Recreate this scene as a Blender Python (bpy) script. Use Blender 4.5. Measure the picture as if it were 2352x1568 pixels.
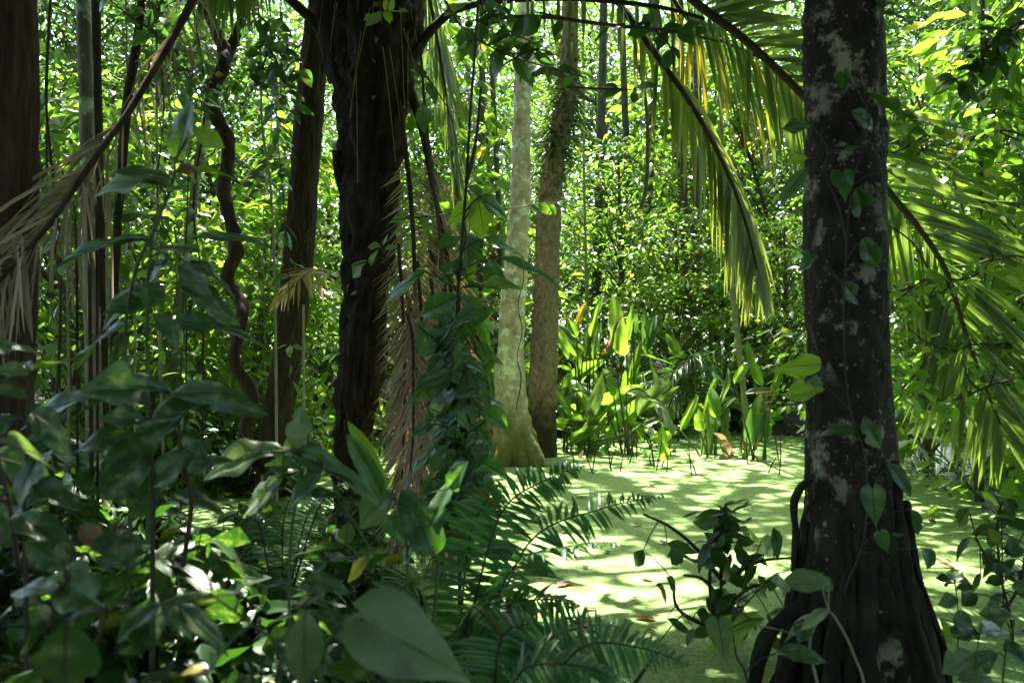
import bpy, math, random
import numpy as np
from mathutils import Vector

# ------------------------------------------------------------------ camera, sky, sun, exposure
for o in list(bpy.data.objects): bpy.data.objects.remove(o)
sc = bpy.context.scene
COL = sc.collection
PI = math.pi
W, F, H = 2352.0, 2260.0, 1.5
EL, AZ = math.radians(63), math.radians(-9)
SUN = np.array([math.sin(AZ)*math.cos(EL), math.cos(AZ)*math.cos(EL), math.sin(EL)])

cam = bpy.data.objects.new('camera', bpy.data.cameras.new('camera')); COL.objects.link(cam)
cam.location = (0, 0, H); cam.rotation_euler = (math.radians(90), 0, 0)
cam.data.sensor_width = 36; cam.data.lens = 36*F/W
cam.data.clip_start = .05; cam.data.clip_end = 500
cam.data.dof.use_dof = True; cam.data.dof.focus_distance = 9.5; cam.data.dof.aperture_fstop = 3.8
sc.camera = cam

wd = bpy.data.worlds.new("World"); sc.world = wd; wd.use_nodes = True
nt = wd.node_tree; bg = nt.nodes['Background']
sky = nt.nodes.new('ShaderNodeTexSky'); sky.sky_type = 'NISHITA'; sky.sun_disc = False
sky.sun_elevation = EL; sky.sun_rotation = AZ; sky.air_density = 1.0; sky.dust_density = 2.0
nt.links.new(sky.outputs[0], bg.inputs[0]); bg.inputs[1].default_value = 0.15

sun = bpy.data.objects.new('sun', bpy.data.lights.new('sun', 'SUN')); COL.objects.link(sun)
sun.data.energy = 5.0; sun.data.angle = math.radians(.53); sun.data.color = (1, .95, .86)
sun.rotation_euler = Vector(SUN).to_track_quat('Z', 'Y').to_euler(); sun.location = (-3, 14, 30)

sc.view_settings.view_transform = 'Standard'; sc.view_settings.look = 'None'
sc.view_settings.exposure = 2.95; sc.view_settings.gamma = 1
sc.cycles.max_bounces = 7; sc.cycles.diffuse_bounces = 4; sc.cycles.glossy_bounces = 2
sc.cycles.transmission_bounces = 4; sc.cycles.sample_clamp_indirect = 6
sc.cycles.use_denoising = True; sc.cycles.caustics_reflective = False; sc.cycles.caustics_refractive = False

# ------------------------------------------------------------------ helpers
def P(x, y, d): return np.array([(x-1176)/F*d, d, H-(y-784)/F*d])
def nrm(a): return a/np.maximum(np.linalg.norm(a, axis=-1, keepdims=True), 1e-9)
UP = np.array([0, 0, 1.0])

class MB:
    """collects quads"""
    def __init__(s): s.v = []; s.q = []; s.u = []; s.n = 0
    def add(s, v, q, uv=None):
        v = np.asarray(v, float).reshape(-1, 3); q = np.asarray(q, np.int64).reshape(-1, 4)
        s.v.append(v); s.q.append(q+s.n); s.n += len(v)
        s.u.append(np.zeros((len(v), 2)) if uv is None else np.asarray(uv, float).reshape(-1, 2))
    def build(s, name, mat, parent=None, smooth=True, off=None):
        V = np.concatenate(s.v); Q = np.concatenate(s.q); U = np.concatenate(s.u)
        if off is None: off = OFF.get(parent.name, (0, 0, 0)) if parent else (0, 0, 0)
        V = V-np.asarray(off, float)
        me = bpy.data.meshes.new(name)
        me.vertices.add(len(V)); me.vertices.foreach_set('co', V.ravel())
        me.loops.add(Q.size); me.loops.foreach_set('vertex_index', Q.ravel().astype(np.int32))
        me.polygons.add(len(Q)); me.polygons.foreach_set('loop_start', np.arange(len(Q), dtype=np.int32)*4)
        me.polygons.foreach_set('use_smooth', np.full(len(Q), smooth))
        me.update(calc_edges=True)
        uv = me.uv_layers.new(name='uv'); uv.data.foreach_set('uv', U[Q.ravel()].ravel())
        me.materials.append(mat)
        o = bpy.data.objects.new(name, me); COL.objects.link(o)
        if parent: o.parent = parent; OFF[o.name] = off
        return o
OFF = {}

def tag(o, label, cat, group=None):
    o['label'] = label; o['category'] = cat
    if group: o['group'] = group
    return o
def thing(name, label, cat, loc, group=None):
    o = bpy.data.objects.new(name, None); COL.objects.link(o); o.empty_display_size = .1
    o.location = [float(a) for a in loc]; OFF[o.name] = np.asarray(loc, float)
    return tag(o, label, cat, group)
def solo(name, mb, mat, label, cat, group=None, loc=(0, 0, 0)):
    o = mb.build(name, mat, None, off=loc); o.location = loc
    return tag(o, label, cat, group)
def struct(name, mb, mat, kind='structure'):
    o = mb.build(name, mat); o['kind'] = kind; return o
def dup(root, loc, rz, s, label, group=None):
    r = root.copy(); COL.objects.link(r); r.location = loc; r.rotation_euler = (0, 0, rz); r.scale = (s, s, s); r['label'] = label
    if group: r['group'] = group
    for ch in list(root.children):
        c = ch.copy(); COL.objects.link(c); c.parent = r
        for g in ch.children:
            d = g.copy(); COL.objects.link(d); d.parent = c
    return r

# ---- curves and tubes
def spline(pts, m):
    pts = np.asarray(pts, float); n = len(pts)
    if n == 2: return pts[0]+(pts[1]-pts[0])*np.linspace(0, 1, m)[:, None]
    e = np.vstack([2*pts[0]-pts[1], pts, 2*pts[-1]-pts[-2]])
    t = np.linspace(0, n-1-1e-6, m); i = t.astype(int); f = (t-i)[:, None]
    a, b, c, d = e[i], e[i+1], e[i+2], e[i+3]
    return .5*((2*b)+(c-a)*f+(2*a-5*b+4*c-d)*f**2+(3*b-a-3*c+d)*f**3)
def frames(p):
    T = nrm(np.gradient(p, axis=0)); N = np.zeros_like(T)
    a = np.array([1.0, 0, 0]) if abs(T[0, 0]) < .8 else np.array([0, 1.0, 0])
    N[0] = nrm(a-T[0]*(a@T[0]))
    for i in range(1, len(p)): N[i] = nrm(N[i-1]-T[i]*(N[i-1]@T[i]))
    return T, N, np.cross(T, N)
def tube(mb, pts, rad, seg=10, m=None, rough=0., flute=0., fk=5, seed=0, lump=1., bark=None):
    pts = np.asarray(pts, float); rad = np.atleast_1d(np.asarray(rad, float))
    if len(rad) == 1: rad = np.repeat(rad, len(pts))
    m = m or max(4, 3*len(pts))
    p = spline(pts, m) if len(pts) > 1 else pts
    r = np.interp(np.linspace(0, 1, m), np.linspace(0, 1, len(rad)), rad)
    fl = np.interp(np.linspace(0, 1, m), np.linspace(0, 1, len(np.atleast_1d(flute))), np.atleast_1d(flute))
    T, N, B = frames(p); a = np.linspace(0, 2*PI, seg, endpoint=False)
    L = np.concatenate([[0], np.cumsum(np.linalg.norm(np.diff(p, axis=0), axis=1))])
    R = np.repeat(r[:, None], seg, 1)
    rg = np.random.default_rng(seed); k = np.zeros_like(R)
    if rough:
        for j in range(10):
            k += np.sin(rg.integers(1, 7)*a[None]+rg.uniform(1, 14)*lump*L[:, None]+rg.uniform(0, 6))/(1+.25*j)*.4
    f2 = np.zeros_like(R)
    for kk in (fk, fk+2, 2*fk+1):
        f2 += np.sin(kk*a[None]+rg.uniform(0, 6)+.6*np.sin(L[:, None]*1.5+kk))/2
    R = R*(1+rough*k+fl[:, None]*f2)
    if bark:                                   # furrows and plates in the surface itself: (depth, cells round, cells per metre)
        for oct_ in range(3):
            amp, na, nl = bark[0]*.55**oct_, int(bark[1]*1.9**oct_), bark[2]*1.9**oct_
            g = rg.random((int(L[-1]*nl)+4, na)); fa = a/(2*PI)*na; fl_ = L*nl+rg.random(); i0 = fl_.astype(int)[:, None]; j0 = fa.astype(int)[None]; di = (fl_[:, None]-i0); dj = fa[None]-j0
            di = di*di*(3-2*di); dj = dj*dj*(3-2*dj)
            nz = g[i0, j0 % na]*(1-di)*(1-dj)+g[i0+1, j0 % na]*di*(1-dj)+g[i0, (j0+1) % na]*(1-di)*dj+g[i0+1, (j0+1) % na]*di*dj
            R = R+amp*(1-np.abs(2*nz-1)*2)
    v = p[:, None]+R[..., None]*(np.cos(a)[None, :, None]*N[:, None]+np.sin(a)[None, :, None]*B[:, None])
    i = np.arange(m-1)[:, None]*seg; j = np.arange(seg)[None]; j2 = (j+1) % seg
    q = np.stack([i+j, i+j2, i+seg+j2, i+seg+j], -1)
    uv = np.stack(np.broadcast_arrays(a[None]/(2*PI), L[:, None]), -1)
    mb.add(v, q, uv)
    return p

# ---- leaves
def tmpl(nl, nw, shape='oval', fold=.12, droop=.18, wave=0., torn=(), twist=0.):
    s = np.linspace(0, 1, nl+1); t = np.linspace(-1, 1, 2*nw+1)
    tab = {'heart': ([0, .04, .12, .25, .42, .6, .78, .9, 1], [.25, .72, .96, 1, .86, .6, .28, .1, .01]),
           'paddle': ([0, .05, .15, .35, .6, .8, .92, 1], [.06, .5, .85, 1, .96, .75, .42, .01]),
           'oval': ([0, .08, .25, .45, .62, .8, .92, 1], [.05, .38, .82, 1, .9, .55, .2, .01]),
           'lance': ([0, .08, .3, .5, .75, 1], [.05, .5, .95, 1, .6, .01])}[shape]
    w = np.interp(s, *tab)
    S, T = np.meshgrid(s, t, indexing='ij'); Wd = np.repeat(w[:, None], len(t), 1)
    x = .5*Wd*T; y = S.copy()
    if shape == 'heart': y = y-.14*np.abs(T)**1.5*(1-S)**5
    z = -droop*S**2+fold*np.abs(T)*Wd*.5-fold*.5*(np.abs(T)**3)*Wd*.5+wave*np.sin(S*11+T)*np.abs(T)*Wd
    for s0, side, dp in torn: x = x*(1-dp*np.exp(-((S-s0)/.045)**2)*(T*side > .3)*np.abs(T))
    z = z+twist*S*x; x = x+.05*twist*np.sin(S*5)
    v = np.stack([x, y, z], -1).reshape(-1, 3); n2 = len(t)
    i = np.arange(nl)[:, None]*n2; j = np.arange(n2-1)[None]
    q = np.stack([i+j, i+j+1, i+n2+j+1, i+n2+j], -1).reshape(-1, 4)
    uv = np.stack([.5+.5*T*np.maximum(Wd, .02), S], -1).reshape(-1, 2)
    return v, q, uv
KITE = (np.array([[0, 0, 0], [.5, .42, .06], [0, 1, -.12], [-.5, .42, .06]]), np.array([[0, 1, 2, 3]]),
        np.array([[.5, 0], [1, .4], [.5, 1], [0, .4]]))
SMALL = tmpl(3, 1, 'oval', .2, .2)
SMALLH = tmpl(4, 1, 'heart', .2, .2)
MIDL = [tmpl(6, 2, 'oval', .2, .25, .03), tmpl(6, 2, 'oval', .35, .05, .05, (), .6), tmpl(6, 2, 'lance', .15, .4, .03, (), -.5)]
BIG = [tmpl(18, 4, 'oval', .22, .28, .03), tmpl(18, 4, 'oval', .35, .12, .05, ((.45, 1, .5),), .6), tmpl(18, 4, 'oval', .12, .42, .03, ((.7, -1, .45), (.3, 1, .3)), -.5), tmpl(18, 4, 'lance', .3, .3, .05, (), .4)]
BIGH = [tmpl(18, 4, 'heart', .2, .22, .03), tmpl(18, 4, 'heart', .3, .1, .05, ((.6, 1, .35),), .4)]
BIGL = tmpl(14, 3, 'lance', .2, .3, .015)
PAD = [tmpl(14, 3, 'paddle', .35, .12, .02), tmpl(18, 3, 'paddle', .5, .3, .04, ((.5, 1, .5), (.62, 1, .4)), .3), tmpl(14, 3, 'paddle', .3, .5, .03, (), -.4)]

def scatter(mb, T, pos, dr, nr, L, Wd):
    pos = np.asarray(pos, float); M = len(pos)
    if isinstance(T, list):
        pick = (np.arange(M)*7+int(abs(pos[0, 0])*1e4)) % len(T); dr = np.broadcast_to(dr, (M, 3)); nr = np.broadcast_to(nr, (M, 3)); L = np.broadcast_to(L, (M,)); Wd = np.broadcast_to(Wd, (M,))
        for i in range(len(T)):
            k = pick == i
            if k.any(): scatter(mb, T[i], pos[k], np.asarray(dr)[k], np.asarray(nr)[k], L[k], Wd[k])
        return
    v, q, uv = T
    if not M: return
    dr = nrm(dr); sd = nrm(np.cross(dr, nr)); nn = np.cross(sd, dr)
    L = np.broadcast_to(L, (M,))[:, None, None]; Wd = np.broadcast_to(Wd, (M,))[:, None, None]
    V = pos[:, None]+sd[:, None]*v[None, :, :1]*Wd+dr[:, None]*v[None, :, 1:2]*L+nn[:, None]*v[None, :, 2:]*L
    Q = q[None]+(np.arange(M)*len(v))[:, None, None]
    mb.add(V, Q, np.tile(uv, (M, 1)))
def strips(mb, base, dr, nr, L, Wd, droop, K=5, wtab=((0, .12, .4, .75, 1), (.3, .9, 1, .6, .03))):
    base = np.asarray(base, float); M = len(base); s = np.linspace(0, 1, K+1)
    dr = nrm(dr); droop = np.broadcast_to(droop, (M,)); L = np.broadcast_to(L, (M,)); Wd = np.broadcast_to(Wd, (M,))
    c = [base]; dirs = [dr]
    for k in range(K):
        d = nrm(dr+(droop*s[k+1]*2)[:, None]*(-UP)); c.append(c[-1]+d*(L/K)[:, None]); dirs.append(d)
    w = np.interp(s, *wtab); V = []
    for k in range(K+1):
        sd = nrm(np.cross(dirs[k], nr)); h = sd*(Wd*w[k]*.5)[:, None]
        nn = np.cross(sd, dirs[k])*(Wd*w[k]*.18)[:, None]
        V += [c[k]-h+nn, c[k], c[k]+h+nn]
    V = np.stack(V, 1)
    q = []
    for k in range(K):
        a = 3*k; q += [[a, a+1, a+4, a+3], [a+1, a+2, a+5, a+4]]
    Q = np.array(q)[None]+(np.arange(M)*(3*(K+1)))[:, None, None]
    uv = np.stack([np.tile([0, .5, 1], K+1), np.repeat(s, 3)], -1)
    mb.add(V, Q, np.tile(uv, (M, 1)))
def frond(mr, ml, pts, L, wd, n, seed, a0=70, a1=25, droop=.5, roll=0., start=.12, rr=(.02, .005), lift=.15, prof=None, jit=.06, sides=(-1, 1), K=5, miss=.0, rseg=6):
    """pinnate frond: rachis along pts, a leaflet pair at each step"""
    rg = np.random.default_rng(seed); m = 60
    p = spline(pts, m); T = nrm(np.gradient(p, axis=0))
    if mr is not None: tube(mr, p[::3], np.linspace(rr[0], rr[1], 20), rseg, 40)
    u = np.linspace(start, .995, n)
    for sg in sides:
        uu = np.clip(u+rg.normal(0, .004, n), 0, 1); uu = uu[rg.random(n) >= miss]; k = len(uu)
        b = np.stack([np.interp(uu*(m-1), np.arange(m), p[:, j]) for j in range(3)], 1)
        t = nrm(np.stack([np.interp(uu*(m-1), np.arange(m), T[:, j]) for j in range(3)], 1))
        N = nrm(UP-t*(t@UP)[:, None]); S = np.cross(t, N)
        N, S = N*math.cos(roll)+S*math.sin(roll), S*math.cos(roll)-N*math.sin(roll)
        a = np.radians(a0+(a1-a0)*uu+rg.normal(0, 5, k))[:, None]
        d = t*np.cos(a)+sg*S*np.sin(a)+N*lift+rg.normal(0, jit, (k, 3))
        f = (prof or (lambda x: np.sin(PI*(.14+.80*x))**.7))((uu-start)/(1-start))
        strips(ml, b, d, N+rg.normal(0, .25, (k, 3)), L*f*rg.uniform(.85, 1.08, k), wd*(.5+.5*f)*rg.uniform(.8, 1.15, k),
               droop*rg.uniform(.4, 1.6, k), K)

# ------------------------------------------------------------------ materials
def mat(name):
    m = bpy.data.materials.new(name); m.use_nodes = True; t = m.node_tree; t.nodes.clear()
    out = t.nodes.new('ShaderNodeOutputMaterial')
    def N(ty, **kw):
        n = t.nodes.new(ty)
        for k, v in kw.items():
            if k.startswith('i_'):
                kk = k[2:]; n.inputs[int(kk) if kk.isdigit() else kk.replace('_', ' ')].default_value = v
            else: setattr(n, k, v)
        return n
    return m, t, out, N, t.links.new
def c4(c): return (c[0], c[1], c[2], 1)
def ramp(N, stops, interp='LINEAR'):
    r = N('ShaderNodeValToRGB'); e = r.color_ramp.elements; r.color_ramp.interpolation = interp
    while len(e) > 1: e.remove(e[-1])
    e[0].position = stops[0][0]; e[0].color = c4(stops[0][1])
    for p, c in stops[1:]:
        x = e.new(p); x.color = c4(c)
    return r
def leafmat(name, c1, c2, tr, odd=None, rough=.38, mix=.42, vein=0, spots=0, spec=.5):
    m, t, out, N, ln = mat(name)
    g = N('ShaderNodeNewGeometry')
    st = [(0, c1), (.9 if odd else 1, c2)]
    if odd: st += [(.955, c2), (.965, odd)]
    r = ramp(N, st); ln(g.outputs['Random Per Island'], r.inputs[0]); col = r.outputs[0]
    bump = None
    if vein or spots:
        uv = N('ShaderNodeUVMap'); sp = N('ShaderNodeSeparateXYZ'); ln(uv.outputs[0], sp.inputs[0])
        ab = N('ShaderNodeMath', operation='SUBTRACT', i_1=.5); ln(sp.outputs[0], ab.inputs[0])
        ab2 = N('ShaderNodeMath', operation='ABSOLUTE'); ln(ab.outputs[0], ab2.inputs[0])
        mr = N('ShaderNodeMapRange', i_1=.008, i_2=.03, i_3=1., i_4=0.); ln(ab2.outputs[0], mr.inputs[0])
        k = N('ShaderNodeMath', operation='MULTIPLY', i_1=vein*2.2); ln(ab2.outputs[0], k.inputs[0])
        v2 = N('ShaderNodeMath', operation='MULTIPLY', i_1=float(vein)); ln(sp.outputs[1], v2.inputs[0])
        df = N('ShaderNodeMath', operation='SUBTRACT'); ln(v2.outputs[0], df.inputs[0])
        k2 = N('ShaderNodeMath', operation='MULTIPLY', i_1=.45); ln(k.outputs[0], k2.inputs[0]); ln(k2.outputs[0], df.inputs[1])
        fr = N('ShaderNodeMath', operation='PINGPONG', i_1=.5); ln(df.outputs[0], fr.inputs[0])
        m2 = N('ShaderNodeMapRange', i_1=.0, i_2=.12, i_3=.55, i_4=0.); ln(fr.outputs[0], m2.inputs[0])
        mx = N('ShaderNodeMath', operation='MAXIMUM'); ln(mr.outputs[0], mx.inputs[0]); ln(m2.outputs[0], mx.inputs[1])
        cm = N('ShaderNodeMixRGB', i_2=c4([min(1, a*1.9+.02) for a in c2])); ln(col, cm.inputs[1])
        fm = N('ShaderNodeMath', operation='MULTIPLY', i_1=.28); ln(mx.outputs[0], fm.inputs[0]); ln(fm.outputs[0], cm.inputs[0]); col = cm.outputs[0]
        bump = N('ShaderNodeBump', i_Strength=.3, i_Distance=.003, invert=True); ln(mx.outputs[0], bump.inputs['Height'])
        if spots:
            tc = N('ShaderNodeTexCoord'); no = N('ShaderNodeTexNoise', i_Scale=38., i_Detail=4.); ln(tc.outputs['Object'], no.inputs[0])
            mr3 = N('ShaderNodeMapRange', i_1=.5, i_2=.68, i_3=0., i_4=spots); ln(no.outputs[0], mr3.inputs[0])
            cm2 = N('ShaderNodeMixRGB', i_2=(.16, .19, .09, 1)); ln(col, cm2.inputs[1]); ln(mr3.outputs[0], cm2.inputs[0]); col = cm2.outputs[0]
    p = N('ShaderNodeBsdfPrincipled', i_Roughness=rough); p.inputs['Specular IOR Level'].default_value = spec
    ln(col, p.inputs['Base Color'])
    if bump: ln(bump.outputs[0], p.inputs['Normal'])
    tl = N('ShaderNodeBsdfTranslucent')
    tm = N('ShaderNodeMixRGB', blend_type='MULTIPLY', i_0=1.); ln(col, tm.inputs[1]); tm.inputs[2].default_value = c4(tr)
    ln(tm.outputs[0], tl.inputs[0])
    ms = N('ShaderNodeMixShader', i_0=mix); ln(p.outputs[0], ms.inputs[1]); ln(tl.outputs[0], ms.inputs[2]); ln(ms.outputs[0], out.inputs[0])
    return m
def barkmat(name, c1, c2, sc_=14., lich=None, lth=.62, lsc=9., moss=None, mth=.55, streak=.25, bumpd=.02, rough=.85, low=None, lowz=(0, 1), fleck=0):
    m, t, out, N, ln = mat(name)
    tc = N('ShaderNodeTexCoord'); mp = N('ShaderNodeMapping'); ln(tc.outputs['Object'], mp.inputs[0]); mp.inputs['Scale'].default_value = (1, 1, streak)
    no = N('ShaderNodeTexNoise', i_Scale=sc_, i_Detail=8., i_Roughness=.65); ln(mp.outputs[0], no.inputs[0])
    r = ramp(N, [(.3, c1), (.7, c2)]); ln(no.outputs[0], r.inputs[0]); col = r.outputs[0]
    hs = no.outputs[0]
    def over(col, c, th, scale, soft=.05, det=5., patch=False):
        n2 = N('ShaderNodeTexNoise', i_Scale=scale, i_Detail=det, i_Roughness=.68); ln(tc.outputs['Object'], n2.inputs[0])
        mr = N('ShaderNodeMapRange', i_1=th, i_2=th+soft); ln(n2.outputs[0], mr.inputs[0])
        x = N('ShaderNodeMixRGB', i_2=c4(c)); ln(col, x.inputs[1]); fac = mr.outputs[0]
        if patch:
            n9 = N('ShaderNodeTexNoise', i_Scale=2.1, i_Detail=2.); ln(tc.outputs['Object'], n9.inputs[0]); m9 = N('ShaderNodeMapRange', i_1=.44, i_2=.58); ln(n9.outputs[0], m9.inputs[0])
            mu = N('ShaderNodeMath', operation='MULTIPLY'); ln(fac, mu.inputs[0]); ln(m9.outputs[0], mu.inputs[1]); fac = mu.outputs[0]
        ln(fac, x.inputs[0]); return x.outputs[0]
    if moss: col = over(col, moss, mth, 5., .15)
    if lich:
        col = over(col, lich, lth, lsc, .075, 9., fleck > 0); col = over(col, [a*.75 for a in lich], lth+.1, lsc*4, .02)
    if fleck:
        vo = N('ShaderNodeTexVoronoi', i_Scale=fleck); ln(tc.outputs['Object'], vo.inputs[0])
        nb = N('ShaderNodeTexNoise', i_Scale=2.2, i_Detail=3.); ln(tc.outputs['Object'], nb.inputs[0])
        sm = N('ShaderNodeMath', operation='MULTIPLY_ADD', i_1=-.55, i_2=.42); ln(nb.outputs[0], sm.inputs[0])
        ad = N('ShaderNodeMath', operation='ADD'); ln(vo.outputs['Distance'], ad.inputs[0]); ln(sm.outputs[0], ad.inputs[1])
        mr = N('ShaderNodeMapRange', i_1=.16, i_2=.27, i_3=.6, i_4=0.); ln(ad.outputs[0], mr.inputs[0])
        x = N('ShaderNodeMixRGB', i_2=c4(lich or (.2, .2, .15))); ln(col, x.inputs[1]); ln(mr.outputs[0], x.inputs[0]); col = x.outputs[0]
    if low:
        sp = N('ShaderNodeSeparateXYZ'); ln(tc.outputs['Object'], sp.inputs[0])
        n3 = N('ShaderNodeTexNoise', i_Scale=7., i_Detail=5.); ln(tc.outputs['Object'], n3.inputs[0])
        ad = N('ShaderNodeMath', operation='MULTIPLY_ADD', i_1=1.3); ln(n3.outputs[0], ad.inputs[0]); ln(sp.outputs[2], ad.inputs[2])
        mr = N('ShaderNodeMapRange', i_1=lowz[0]+.65, i_2=lowz[1]+.65, i_3=1., i_4=0.); ln(ad.outputs[0], mr.inputs[0])
        x = N('ShaderNodeMixRGB', i_2=c4(low)); ln(col, x.inputs[1]); ln(mr.outputs[0], x.inputs[0]); col = x.outputs[0]
    p = N('ShaderNodeBsdfPrincipled', i_Roughness=rough); ln(col, p.inputs['Base Color']); p.inputs['Specular IOR Level'].default_value = .25
    b = N('ShaderNodeBump', i_Strength=.8, i_Distance=bumpd); ln(hs, b.inputs['Height']); ln(b.outputs[0], p.inputs['Normal'])
    ln(p.outputs[0], out.inputs[0]); return m

YG = (2.25, 2.5, 1.05)
M = {
 'far':   leafmat('far_leaf', (.035, .075, .026), (.095, .155, .055), (2.1, 2.4, 1.05), (.16, .15, .04), .3, .45, spec=.5),
 'fine':  leafmat('fine_leaf', (.045, .09, .018), (.10, .17, .042), YG, None, .29, .46, spec=.8),
 'bright': leafmat('bright_leaf', (.05, .105, .016), (.12, .20, .03), YG, (.2, .19, .03), .36, .5),
 'under': leafmat('understorey_leaf', (.025, .065, .02), (.055, .115, .03), YG, (.13, .11, .04), .27, .38, spec=.8),
 'dark':  leafmat('dark_leaf', (.014, .040, .011), (.034, .078, .020), (2.2, 2.6, .6), (.12, .12, .03), .36, .3),
 'near':  leafmat('broad_leaf', (.018, .050, .015), (.042, .092, .028), (2.2, 2.6, .6), None, .33, .24, 9, .7, spec=.6),
 'grey':  leafmat('speckled_leaf', (.075, .12, .048), (.12, .17, .075), (1.6, 1.9, .7), None, .4, .3, 9, .8),
 'vine':  leafmat('vine_leaf', (.022, .066, .018), (.055, .12, .032), (2.3, 2.8, .6), None, .34, .28, 7, .3, spec=.6),
 'lime':  leafmat('lime_leaf', (.12, .21, .03), (.15, .24, .035), (2.4, 2.4, .5), None, .4, .5, 9, .25),
 'yellow': leafmat('yellow_leaf', (.42, .34, .03), (.45, .36, .05), (1.3, 1.2, .5), None, .5, .4, 9, .5),
 'brownleaf': leafmat('withered_leaf', (.09, .035, .012), (.15, .07, .025), (1.5, 1.2, .8), None, .6, .3, 9, .5),
 'paddle': leafmat('paddle_leaf', (.07, .14, .03), (.13, .22, .05), (2.7, 2.7, .8), None, .32, .52, 26, 0),
 'fern':  leafmat('fern_leaf', (.035, .10, .03), (.085, .175, .055), (2.0, 2.6, .7), (.10, .07, .03), .33, .3),
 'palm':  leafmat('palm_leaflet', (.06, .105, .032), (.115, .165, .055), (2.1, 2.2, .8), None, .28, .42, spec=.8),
 'palmlit': leafmat('sunlit_palm_leaflet', (.13, .165, .055), (.21, .24, .09), (2.0, 2.0, .7), None, .28, .46, spec=.8),  # lighter copy of the palm leaflet, sunlight put into its colour
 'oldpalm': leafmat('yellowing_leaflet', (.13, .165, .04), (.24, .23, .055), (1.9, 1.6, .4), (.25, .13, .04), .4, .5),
 'dead':  leafmat('dead_leaflet', (.14, .10, .06), (.42, .33, .22), (1.4, 1.2, .85), None, .6, .22),
 'deadred': leafmat('rusty_leaflet', (.17, .10, .058), (.42, .30, .2), (1.2, .9, .6), None, .5, .22),
 'redbract': leafmat('red_bract', (.55, .05, .02), (.65, .08, .03), (1.2, .8, .8), None, .4, .2),
 'stem':  barkmat('green_stem', (.04, .07, .025), (.08, .12, .04), 20, bumpd=.003, rough=.6),
 'twig':  barkmat('brown_twig', (.03, .022, .014), (.08, .06, .04), 20, bumpd=.003),
 'pstem': barkmat('pale_twig', (.16, .15, .10), (.32, .29, .20), 14, lich=(.4, .43, .34), lth=.6, bumpd=.004),
 'right': barkmat('lichened_dark_bark', (.006, .004, .003), (.044, .031, .019), 17, (.29, .275, .19), .53, 6.0, (.014, .017, .007), .52, .45, .04, fleck=22.),
 'left':  barkmat('reddish_brown_bark', (.014, .008, .004), (.095, .054, .032), 22, None, bumpd=.012, streak=.15),
 'lean':  barkmat('dark_brown_bark', (.012, .007, .004), (.055, .033, .02), 24, (.2, .22, .14), .66, 8., None, streak=.2, bumpd=.02, fleck=26.),
 'black': barkmat('blackened_fibrous_bark', (.006, .005, .004), (.05, .031, .02), 26, (.19, .13, .085), .68, 11., None, streak=.12, bumpd=.04),
 'pale':  barkmat('pale_smooth_bark', (.30, .22, .15), (.74, .61, .47), 9, (.84, .80, .70), .52, 8., (.20, .2, .11), .6, .8, .012, low=(.15, .145, .045), lowz=(.35, 1.15)),
 'mossy': barkmat('reddish_mossy_bark', (.12, .082, .06), (.34, .255, .195), 20, (.45, .43, .36), .6, 18., (.07, .075, .025), .62, .7, .02, low=(.05, .04, .022), lowz=(.5, 1.0)),
 'epi':   leafmat('epiphyte_leaf', (.03, .055, .018), (.09, .14, .03), YG, (.14, .1, .04), .4, .4),
 'liana': barkmat('liana_bark', (.012, .007, .004), (.075, .042, .025), 30, None, bumpd=.008, streak=.1),
 'root':  barkmat('dark_root_bark', (.008, .006, .004), (.03, .023, .016), 16, (.1, .11, .07), .7, 9., (.028, .034, .012), .52, .2, .02),
 'red':   barkmat('red_lit_streak', (.06, .012, .007), (.16, .03, .012), 20, None, bumpd=.006, rough=.5),  # colour of the red-lit streak on the trunk edge
 'greytrunk': barkmat('grey_lichened_bark', (.07, .065, .05), (.2, .2, .155), 12, (.42, .46, .36), .55, 4.5, None, bumpd=.012),
 'dim':   barkmat('dim_forest_bark', (.04, .035, .025), (.14, .12, .085), 12, (.3, .32, .24), .6, 6., (.05, .07, .02), .58, bumpd=.012),
 'fibre': barkmat('dry_fibre', (.2, .15, .09), (.38, .3, .19), 8, bumpd=.001),
 'bfibre': barkmat('black_fibre', (.008, .006, .005), (.03, .02, .014), 8, bumpd=.001),
 'flap':  barkmat('peeling_bark', (.12, .07, .04), (.34, .25, .16), 18, bumpd=.005),
}
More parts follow.
